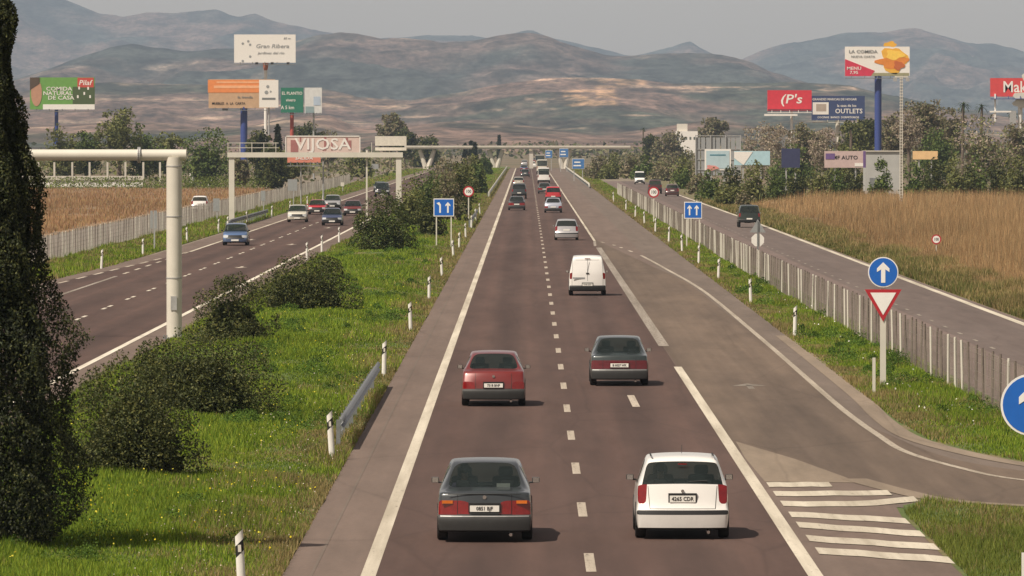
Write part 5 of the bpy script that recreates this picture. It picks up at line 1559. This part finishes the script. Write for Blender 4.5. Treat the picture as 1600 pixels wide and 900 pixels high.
# the cypress at the left edge
def cypress(px, D, prof, label, nclump, nleaf, leaf, seed, name='cypress_tree'):
    global RNG
    keep = RNG; RNG = np.random.default_rng(seed)
    x = (px-VX)*D/F
    ht = prof[-1][0]
    root = empty(name, (x, D, 0), 0, label, 'tree')
    zs_ = [p[0] for p in prof]; rs_ = [p[1] for p in prof]
    # a lumpy column: foliage pads of different size stand out from an inner body coloured dark as shade
    n = nleaf
    z = RNG.uniform(.12, ht, n); a = RNG.uniform(0, 2*math.pi, n)
    Rz = np.interp(z, zs_, rs_)
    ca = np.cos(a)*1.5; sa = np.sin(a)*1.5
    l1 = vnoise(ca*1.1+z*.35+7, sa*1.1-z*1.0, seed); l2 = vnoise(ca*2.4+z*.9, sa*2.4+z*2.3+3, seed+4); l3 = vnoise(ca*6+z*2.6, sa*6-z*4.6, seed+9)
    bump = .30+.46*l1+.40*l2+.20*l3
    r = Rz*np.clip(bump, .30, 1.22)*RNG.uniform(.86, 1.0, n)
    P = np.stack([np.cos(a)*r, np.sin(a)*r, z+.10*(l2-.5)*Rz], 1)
    cols = tones(n, CYP, .2)*(.45+1.0*l2+.45*l3)[:, None]  # light and shade in the leaf colour: pads paler, hollows darker
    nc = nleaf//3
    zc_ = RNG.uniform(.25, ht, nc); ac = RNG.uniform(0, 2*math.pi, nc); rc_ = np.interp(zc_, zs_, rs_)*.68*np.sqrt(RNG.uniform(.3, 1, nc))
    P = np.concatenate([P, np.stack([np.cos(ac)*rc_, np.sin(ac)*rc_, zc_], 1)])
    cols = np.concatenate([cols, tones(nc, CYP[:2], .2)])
    sz = leaf*RNG.uniform(.6, 1.4, len(P)); sz[n:] *= 2.0
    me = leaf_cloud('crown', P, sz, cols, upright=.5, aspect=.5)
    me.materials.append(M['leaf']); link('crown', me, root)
    mb = MB(); mb.tube((0, 0, -.1), (0, 0, ht*.5), .17, .10, 10); mb.tube((0, 0, ht*.5), (0, 0, ht*.96), .10, .02, 8)
    mb.build('trunk', M['bark'], root, smooth=True)
    RNG = keep
    return root
cypress(-12, 119.5, [(0, .55), (.13, .8), (.6, 1.45), (1.0, 1.62), (2.5, 1.55), (3.3, 1.38), (3.75, 1.46), (4.4, 1.10), (5.2, .98), (6.0, .94), (6.5, .92), (6.9, .72), (7.6, .62), (8.1, .50), (8.45, .38), (9.2, .48), (9.5, .42), (9.75, .15)], 'tall dark cypress at the left edge, partly outside the photo', 150, 110000, .028, 201)
for (px, dz, h_, rr) in ((70, .0, 0, 0),):
    pass

# trunks, limbs and crowns for larger trees
def tree(px, ytop, wpx, D, pal, label, seed, kind='round', nleaf=2600, group=None, name='broadleaf_tree', rel=.55):
    x, zt = XZ(px, ytop, D); R_ = wpx/2*D/F
    root = empty(name, (x, D, 0), 0, label, 'tree', group)
    rz = min(zt*rel, R_*1.35 if kind != 'tall' else zt*.45)
    cz = zt-rz
    rr = random.Random(seed)
    mb = MB()
    mb.tube((0, 0, -.2), (rr.uniform(-.2, .2), 0, cz*.75), .035*zt, .022*zt, 9)
    for i in range(6):
        a = rr.uniform(0, 6.28)
        mb.tube((0, 0, cz*rr.uniform(.5, .8)), (math.cos(a)*R_*.6, math.sin(a)*R_*.6, cz+rz*rr.uniform(-.1, .5)), .016*zt, .005*zt, 6, False)
    mb.build('trunk', M['bark'], root, smooth=True)
    leaf = max(.16, .00022*D)*1.0
    if kind == 'bare': leaf *= .75
    link('crown', crown_mesh('crown', R_, R_, rz, cz, 38 if kind != 'bare' else 50, nleaf, leaf, pal, seed, 'full', .34 if kind != 'bare' else .26, .55 if kind != 'bare' else 0), root)
    return root
def shrub(px, ytop, wpx, D, pal, label, seed, nleaf=1300, group=None, name='shrub'):
    x, zt = XZ(px, ytop, D); R_ = wpx/2*D/F
    root = empty(name, (x, D, 0), 0, label, 'bush', group)
    link('foliage', crown_mesh('foliage', R_, R_*.9, zt-.1, .1, 30, nleaf, max(.09, .00020*D), pal, seed, 'dome', .36), root)
    link('stem', stems_mesh('stem', 4, zt*.5, R_*.4, .05, seed), root)
    return root
def palm(px, ytop, D, label, seed, wpx=26):
    x, zt = XZ(px, ytop, D); R_ = wpx/2*D/F
    root = empty('palm_tree', (x, D, 0), 0, label, 'tree')
    mb = MB(); mb.tube((0, 0, 0), (.2, 0, zt-R_*.6), .28, .2, 8); mb.build('trunk', M['bark'], root, smooth=True)
    rr = random.Random(seed); V = []; Q = []; cc = []
    for i in range(26):
        a = rr.uniform(0, 6.28); up = rr.uniform(-.5, 1.1); p = Vector((.2, 0, zt-R_*.6)); dr = Vector((math.cos(a), math.sin(a), up)).normalized()
        sd = dr.cross(Vector((0, 0, 1))).normalized()
        for k in range(5):
            q = p+dr*R_*.24; wd = R_*.10*(1-k*.12)
            n = len(V); V += [tuple(p-sd*wd), tuple(p+sd*wd), tuple(q+sd*wd*.8), tuple(q-sd*wd*.8)]; Q.append((n, n+1, n+2, n+3)); cc += [(.04, .06, .02)]*4
            p = q; dr = (dr+Vector((0, 0, -.28))).normalized()
    o = link('crown', raw_mesh('crown', np.array(V), np.array(Q), np.array(cc)), root); o.data.materials.append(M['leaf'])
    return root
# left background trees
LT = [(95, 200, 70, 1090, OLIVE, 'low olive tree row behind the blue post at far left'), (135, 208, 50, 1095, MIDG, 'low green tree left of the tall tree at left'),
      (185, 168, 66, 1080, OLIVE, 'tall olive-green tree left of the thick gantry post'), (222, 198, 70, 1085, MIDG, 'spreading tree just left of the gantry post top'),
      (262, 208, 56, 1090, OLIVE, 'tree crown right above the gantry arm end'), (320, 203, 84, 1050, MIDG, 'big round green tree between the two gantries'),
      (405, 205, 40, 1120, DARKG, 'dark tree behind the blue billboard post'), (425, 232, 52, 1000, DARKG, 'dark squat tree under the far gantry beam'),
      (455, 226, 42, 1060, OLIVE, 'olive tree right of the dark squat one under the beam'), (482, 188, 50, 1500, DARKG, 'dark rounded tree above the long lettered billboard'),
      (512, 205, 36, 1540, BROWNG, 'brownish tree right of the dark rounded one'), (610, 178, 44, 1700, BROWNG, 'tall grey-brown tree above the blank gantry board'),
      (633, 202, 34, 1680, DARKG, 'smaller dark tree right of the grey-brown one'), (665, 212, 46, 1750, DARKG, 'low dark tree group behind the left end of the bridge'),
      (560, 242, 44, 1300, OLIVE, 'olive tree in the gap under the gantry beam'), (375, 248, 30, 1010, BROWNG, 'brown scrubby tree by the gantry left post')]
for i, (px, yt, w, D, pal, lab) in enumerate(LT):
    tree(px, yt, w, D, pal, lab, 300+i, nleaf=3000, rel=.62)
for i, (px, yt, D) in enumerate(((434, 199, 1120), (408, 214, 1100), (736, 221, 1700), (742, 224, 1650), (780, 212, 2300), (727, 226, 1660))):
    cypress(px, D, [(0, .5), (1.5, 1.0), (H-(yt-VY)*D/F, .1)], ('slim dark cypress behind the white billboard post', 'short dark cypress by the blue billboard post', 'left one of the dark cypress pair at the bridge', 'right one of the dark cypress pair at the bridge', 'tiny lone cypress beyond the bridge deck', 'small cypress leaning against the pair at the bridge')[i], 40, 1800, .30, 400+i)
# right background trees
RT = [(1115, 182, 46, 1900, BROWNG, 'lone round tree on the plain right of the white building'), (1050, 206, 60, 1800, BROWNG, 'wide low tree clump left of the lattice frame'),
      (1018, 210, 30, 1850, DARKG, 'small dark tree left of the wide low clump'), (1190, 190, 60, 1250, BARE, 'grey bare tree left of the red billboard post'),
      (1225, 195, 56, 1200, BARE, 'grey bare tree behind the red billboard post'), (1262, 192, 60, 1220, BROWNG, 'brown tree between the red and dark blue billboard posts'),
      (1290, 200, 50, 1190, BARE, 'bare tree just left of the cream billboard post'), (1335, 190, 52, 1200, OLIVE, 'olive tree between the cream and blue billboard posts'),
      (1360, 178, 50, 1250, DARKG, 'dark tree behind the tall blue post'), (1398, 180, 50, 1230, BROWNG, 'brown tree behind the lattice mast'),
      (1445, 150, 66, 1180, BROWNG, 'tallest grey-brown tree right of the lattice mast'), (1420, 175, 44, 1150, BARE, 'bare tree left of the tallest tree'),
      (1483, 168, 62, 1200, BROWNG, 'large brown tree right of the tallest tree'), (1535, 182, 104, 1060, OLIVE+BARE, 'broad pale olive tree in front of the brown trees at right'),
      (1465, 205, 60, 1040, MIDG, 'green leafy tree left of the broad pale olive tree'), (1590, 195, 60, 1090, BROWNG, 'brown tree behind the right-hand billboard post'),
      (1240, 225, 70, 1010, MIDG, 'low green tree mass around the navy hoarding'), (1320, 228, 60, 1000, OLIVE, 'olive scrub tree above the lettered hoarding')]
for i, (px, yt, w, D, pal, lab) in enumerate(RT):
    tree(px, yt, w, D, pal, lab, 330+i, kind='bare' if pal is BARE else 'round', nleaf=3200, rel=.66)
palm(1503, 156, 1180, 'palm right of the tallest brown tree', 1); palm(1532, 160, 1190, 'palm between the brown tree and the red edge billboard', 2, 24)
palm(1580, 170, 1200, 'dark palm just left of the edge billboard post', 3, 22); palm(1004, 198, 1950, 'tiny palm far right of the bridge end', 4, 12); palm(1328, 196, 1150, 'stubby palm left of the thick blue post', 5, 20)
# bushes in front of the hoardings: row behind the reeds
pos = [(1112, 262, 54), (1145, 256, 50), (1180, 250, 52), (1213, 258, 50), (1245, 262, 44), (1278, 258, 46), (1308, 264, 40), (1335, 268, 36), (1376, 246, 44), (1428, 252, 50), (1462, 244, 52), (1492, 238, 56), (1528, 240, 56), (1562, 236, 56), (1596, 240, 54), (1445, 262, 46), (1510, 256, 60), (1580, 260, 50)]
nm = ['leftmost', 'second', 'third', 'fourth', 'fifth', 'sixth', 'seventh', 'eighth']
for i, (px, yt, w) in enumerate(pos):
    lab = ('%s of the eight bushes left of the round bush, behind the reed field' % nm[i]) if i < 8 else ('round dark green bush in front of the grey shed' if i == 8 else '%s of the green bushes right of the lattice mast, behind the reeds' % (nm+['ninth', 'tenth'])[i-9])
    shrub(px, yt, w, 800-(i % 3)*12, (MIDG, DARKG, OLIVE)[i % 3] if i != 8 else MIDG, lab, 500+i, 1800, 'bushes behind the reed field')
# scrub on the right of the far motorway
sc = [(935, 240, 40, 1250), (960, 236, 44, 1300), (985, 238, 40, 1260), (1010, 240, 46, 1280), (1040, 242, 50, 1220), (1070, 238, 50, 1150), (1095, 246, 46, 1080), (1068, 262, 44, 1000), (1034, 258, 50, 1190), (1135, 282, 52, 760), (1090, 270, 44, 900), (1000, 256, 36, 1230), (925, 250, 30, 1300), (950, 255, 34, 1240), (1165, 296, 40, 640)]
sc_lab = ['closest to the blue direction sign', 'above the far white van, left of two', 'above the far white van, right of two', 'just right of the far white van', 'over the maroon cars', 'between maroon cars and the lattice frame', 'at the foot of the lattice frame', 'low and wide behind the maroon hatchback', 'low behind the maroon tall car', 'brown and twiggy at the edge of the reeds', 'beside the white-framed hoarding', 'right behind the far white van', 'at the end of the right guardrail', 'small, at the far end of the wire fence', 'low and yellowish beside the frontage road']
for i, (px, yt, w, D) in enumerate(sc):
    shrub(px, yt, w, D, (BROWNG, OLIVE, BROWNG, MIDG)[i % 4], 'scrub bush '+sc_lab[i], 540+i, 1100, 'scrub along the right frontage road')
# median bushes receding towards the bridge
mb_ = [(672, 276, 62, 505), (640, 268, 66, 560), (702, 262, 66, 600), (668, 256, 64, 680), (735, 268, 40, 640), (728, 250, 60, 760), (690, 246, 60, 860), (752, 248, 36, 900), (715, 243, 56, 1000), (742, 240, 40, 1120), (700, 240, 40, 1250), (757, 240, 26, 1350)]
ml = ['right behind the blue lane sign', 'behind the far gantry right post', 'left of the round speed sign', 'second row behind the far gantry post', 'small, directly behind the speed sign', 'right-hand one beyond the speed sign', 'brownish, left of the far median row', 'low one near the far guardrail start', 'in front of the cypress pair', 'just below the cypress pair', 'brownish one under the bridge deck', 'last small one before the bridge', 'between the tall round bush and the blue lane sign']
for i, (px, yt, w, D) in enumerate(mb_):
    px = min(px, VX-4.9*F/D-w/2); px = max(px, VX-12.4*F/D+w/2) if VX-12.4*F/D+w/2 < VX-4.9*F/D-w/2 else px
    shrub(px, yt, w, D, (DARKG, MIDG, BROWNG, OLIVE)[(i*3) % 4] if i else DARKG, 'median bush '+ml[i], 570+i, 2600, 'bushes along the far median')
# belt of low scrub far beyond: reads as one mass
def belt(name, x0, x1, y0, y1, n, hmax, leaf, pal, label, cat='scrub', seed=9, lump=.02):
    x = RNG.uniform(x0, x1, n); y = RNG.uniform(y0, y1, n)
    k = fbm(x*lump, y*lump, seed, 4); keep = k > .46
    x, y, k = x[keep], y[keep], k[keep]
    z = RNG.uniform(0, 1, len(x))**.7*hmax*np.clip((k-.44)*6, .1, 1)
    cols = tones(len(x), pal, .2)
    me = leaf_cloud(name, np.stack([x, y, z], 1), leaf*RNG.uniform(.6, 1.4, len(x)), cols)
    me.materials.append(M['leaf'])
    return tag(link(name, me), label, cat, None, 'stuff')
belt('distant_scrub', -330, -26, 1120, 2400, 45000, 3.0, .45, OLIVE+BROWNG, 'belt of far scrub and trees across the plain at left', lump=.018)
belt('distant_scrub', 26, 330, 1250, 2600, 45000, 2.4, .42, BROWNG+BROWNG+OLIVE, 'belt of far scrub and trees across the plain at right', seed=19, lump=.018)
belt('distant_scrub', -420, 420, 2500, 4300, 30000, 5.5, 1.1, BROWNG+DARKG, 'hazy far woods at the foot of the hills', seed=29, lump=.010)
belt('left_hedge', -150, -36, 985, 1030, 26000, 1.7, .14, [(.11, .15, .02), (.14, .17, .03), (.07, .10, .02)], 'low yellow-green hedge behind the brown field at left', 'hedge', 39, .05)

# ---- grass
def scatter(x0, x1, n, y0=105, y1=900, p=1.0):
    """positions with density falling with distance"""
    u = RNG.uniform(0, 1, n)
    y = (y0**(-p)+(y1**(-p)-y0**(-p))*u)**(-1/p)
    return RNG.uniform(x0, x1, n), y
def grass(name, x0f, x1f, n, y0, y1, hbase, wbase, zf, pal_g, pal_d, dryf, label, seed, clipf=None, lush=1.0):
    t, y = scatter(0, 1, n, y0, y1, 1.0)
    x = x0f(y)+(x1f(y)-x0f(y))*t
    if clipf is not None:
        k = clipf(x, y); x, y = x[k], y[k]
    n = len(x)
    cl = fbm(x*.55, y*.16, seed, 4); cl2 = fbm(x*1.7, y*.6, seed+5, 3)
    h = hbase*(.35+1.7*np.clip(cl-.32, 0, 1)*2*lush)*RNG.uniform(.5, 1.2, n)*(.7+.6*cl2)
    w = wbase*(y/150.0)**.8*RNG.uniform(.7, 1.3, n)
    P = np.stack([x, y, zf(x, y)], 1)
    g = tones(n, pal_g, .15); d = tones(n, pal_d, .15)
    kd = np.clip(dryf(x, y)+(fbm(x*.8, y*.22, seed+11, 4)-.5)*2.0, 0, 1)
    pick = (RNG.uniform(0, 1, n) < kd)[:, None]
    c = np.where(pick, d, g)*(.72+.56*fbm(x*.35, y*.10, seed+31, 4))[:, None]
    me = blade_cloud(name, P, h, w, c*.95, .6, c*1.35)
    me.materials.append(M['grassblade'])
    return tag(link(name, me), label, 'grass', None, 'stuff')
LUSH = [(.145, .215, .018), (.185, .25, .022), (.10, .165, .014), (.23, .275, .03), (.07, .12, .014)]
DRYG = [(.24, .18, .07), (.20, .165, .07), (.28, .21, .10), (.16, .15, .05)]
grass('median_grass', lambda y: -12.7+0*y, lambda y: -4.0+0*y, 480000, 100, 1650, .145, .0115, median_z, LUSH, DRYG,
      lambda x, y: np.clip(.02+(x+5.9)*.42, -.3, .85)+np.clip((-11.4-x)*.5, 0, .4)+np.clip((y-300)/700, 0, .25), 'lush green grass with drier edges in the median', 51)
flat0 = lambda x, y: np.full_like(np.asarray(x, float), .01)
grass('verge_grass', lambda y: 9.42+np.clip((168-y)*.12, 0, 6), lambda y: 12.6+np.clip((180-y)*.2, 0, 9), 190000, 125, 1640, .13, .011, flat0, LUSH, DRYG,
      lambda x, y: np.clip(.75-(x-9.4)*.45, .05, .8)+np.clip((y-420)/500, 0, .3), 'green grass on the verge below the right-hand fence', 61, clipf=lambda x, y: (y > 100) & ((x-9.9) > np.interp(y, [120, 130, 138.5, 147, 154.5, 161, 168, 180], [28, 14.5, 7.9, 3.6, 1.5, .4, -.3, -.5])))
isx = lambda x, y: y < np.interp(x, [7.15, 7.9, 9.8, 14.6, 21.6, 33], [134, 139.0, 135.7, 129.5, 121.5, 112.3])
grass('island_grass', lambda y: 7.2+0*y, lambda y: 12.5+0*y, 60000, 104, 139, .11, .010, lambda x, y: flat0(x, y)+.04, [(.15, .18, .03), (.18, .20, .04), (.11, .15, .026)], DRYG, lambda x, y: .12+0*x, 'short grass on the island between slip road and motorway', 71, clipf=isx)
grass('left_verge_grass', lambda y: -28.0+0*y, lambda y: -23.3-np.clip((400-y)*.016, 0, 2), 80000, 290, 1640, .20, .014, flat0, LUSH, DRYG, lambda x, y: .35+0*x, 'green and yellowish grass between the left fence and the road', 81)
grass('roadside_grass', lambda y: 19.7+0*y, lambda y: 24+0*y, 80000, 270, 800, .32, .016, flat0, [(.10, .11, .03), (.13, .13, .04)], DRYG, lambda x, y: .5+(x-20)*.15, 'dry grass between the frontage road and the reeds', 91)
# broad-leaved weed clumps, darker and taller than the grass
def weeds(name, n, x0, x1, y0, y1, zf, label, seed, per=260):
    cx, cy = scatter(x0, x1, n, y0, y1); k = fbm(cx*.4, cy*.07, seed, 3) > .44; cx, cy = cx[k], cy[k]
    R0 = RNG.uniform(.15, .62, len(cx)); P = []; C = []
    for x, y, r in zip(cx, cy, R0):
        d = RNG.normal(size=(per, 3)); d /= np.linalg.norm(d, axis=1)[:, None]; d[:, 2] = abs(d[:, 2])
        p = d*(RNG.uniform(.3, 1, per)**.5)[:, None]*np.array([r, r*2.4, .20+.30*r]); p += (x, y, 0); p[:, 2] += float(zf(x, y)); P.append(p)
        C.append(tones(per, [(.055, .105, .016), (.075, .13, .018), (.045, .085, .014), (.10, .16, .022)], .15)*RNG.uniform(.8, 1.5))
    P = np.concatenate(P); C = np.concatenate(C)
    me = leaf_cloud(name, P, .030*(P[:, 1]/150)**.7*RNG.uniform(.6, 1.3, len(P)), C, upright=.3, aspect=.4); me.materials.append(M['grassblade'])
    return tag(link(name, me), label, 'weeds', None, 'stuff')
weeds('leafy_weeds', 420, -12.2, -4.9, 108, 520, median_z, 'darker tufts of leafy weeds among the median grass', 77)
weeds('leafy_weeds', 110, 10.0, 12.2, 165, 420, flat0, 'leafy weeds at the foot of the right-hand fence', 78)
# wild flowers
def flowers(name, xs_, ys_, zf, cols, size, label):
    P = np.stack([xs_, ys_, zf(xs_, ys_)+RNG.uniform(.12, .34, len(xs_))], 1)
    me = leaf_cloud(name, P, size*RNG.uniform(.6, 1.2, len(xs_)), tones(len(xs_), cols, .1), aspect=.9); me.materials.append(M['grassblade'])
    tag(link(name, me), label, 'wild flowers', None, 'stuff')
x, y = scatter(-12.5, -4.1, 2400, 104, 330); k = fbm(x*.6, y*.2, 7, 3) > .53; x, y = x[k], y[k]
flowers('yellow_flowers', x, y, median_z, [(.75, .60, .03), (.80, .70, .08)], .022, 'small yellow wild flowers scattered in the median grass')
x, y = scatter(-6.5, -4.0, 700, 104, 260); flowers('pale_flowers', x, y, median_z, [(.60, .50, .38), (.65, .58, .50)], .016, 'pale dry seed heads along the edge of the left shoulder')
x, y = scatter(9.9, 12.2, 90, 172, 420); flowers('white_flowers', x, y, flat0, [(.8, .78, .70)], .03, 'white flower heads on the right verge')
# ---- reeds
def reeds(name, x0, x1, y0, y1, n, h, wdt, pal, label, seed, edge=None):
    t, y = scatter(0, 1, n, y0, y1, .6); x = x0+(x1-x0)*t*(y/y1)**.9 if x0 > 0 else x0+(x1-x0)*t*(y/y1)**.9
    cl = fbm(x*.12, y*.035, seed, 4)
    k = (cl > .30); x, y, cl = x[k], y[k], cl[k]; n = len(x)
    hh = h*(.60+.60*cl)*RNG.uniform(.45, 1.1, n)
    if edge is not None: hh *= edge(x)
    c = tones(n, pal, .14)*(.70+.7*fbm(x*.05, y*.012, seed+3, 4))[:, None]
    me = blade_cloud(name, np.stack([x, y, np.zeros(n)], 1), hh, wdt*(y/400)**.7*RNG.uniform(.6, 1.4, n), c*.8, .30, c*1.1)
    me.materials.append(M['dryblade'])
    return tag(link(name, me), label, 'reeds', None, 'stuff')
REED = [(.36, .22, .105), (.41, .26, .125), (.30, .185, .09), (.45, .32, .17), (.24, .165, .09), (.22, .175, .09)]
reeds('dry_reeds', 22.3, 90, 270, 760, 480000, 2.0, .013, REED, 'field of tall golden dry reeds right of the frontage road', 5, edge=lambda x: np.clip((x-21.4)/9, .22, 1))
reeds('dry_stalks', -36, -125, 300, 1000, 220000, .55, .022, [(.30, .17, .09), (.36, .22, .12), (.26, .15, .08), (.30, .22, .10)], 'brown dry stalks covering the left field', 6)
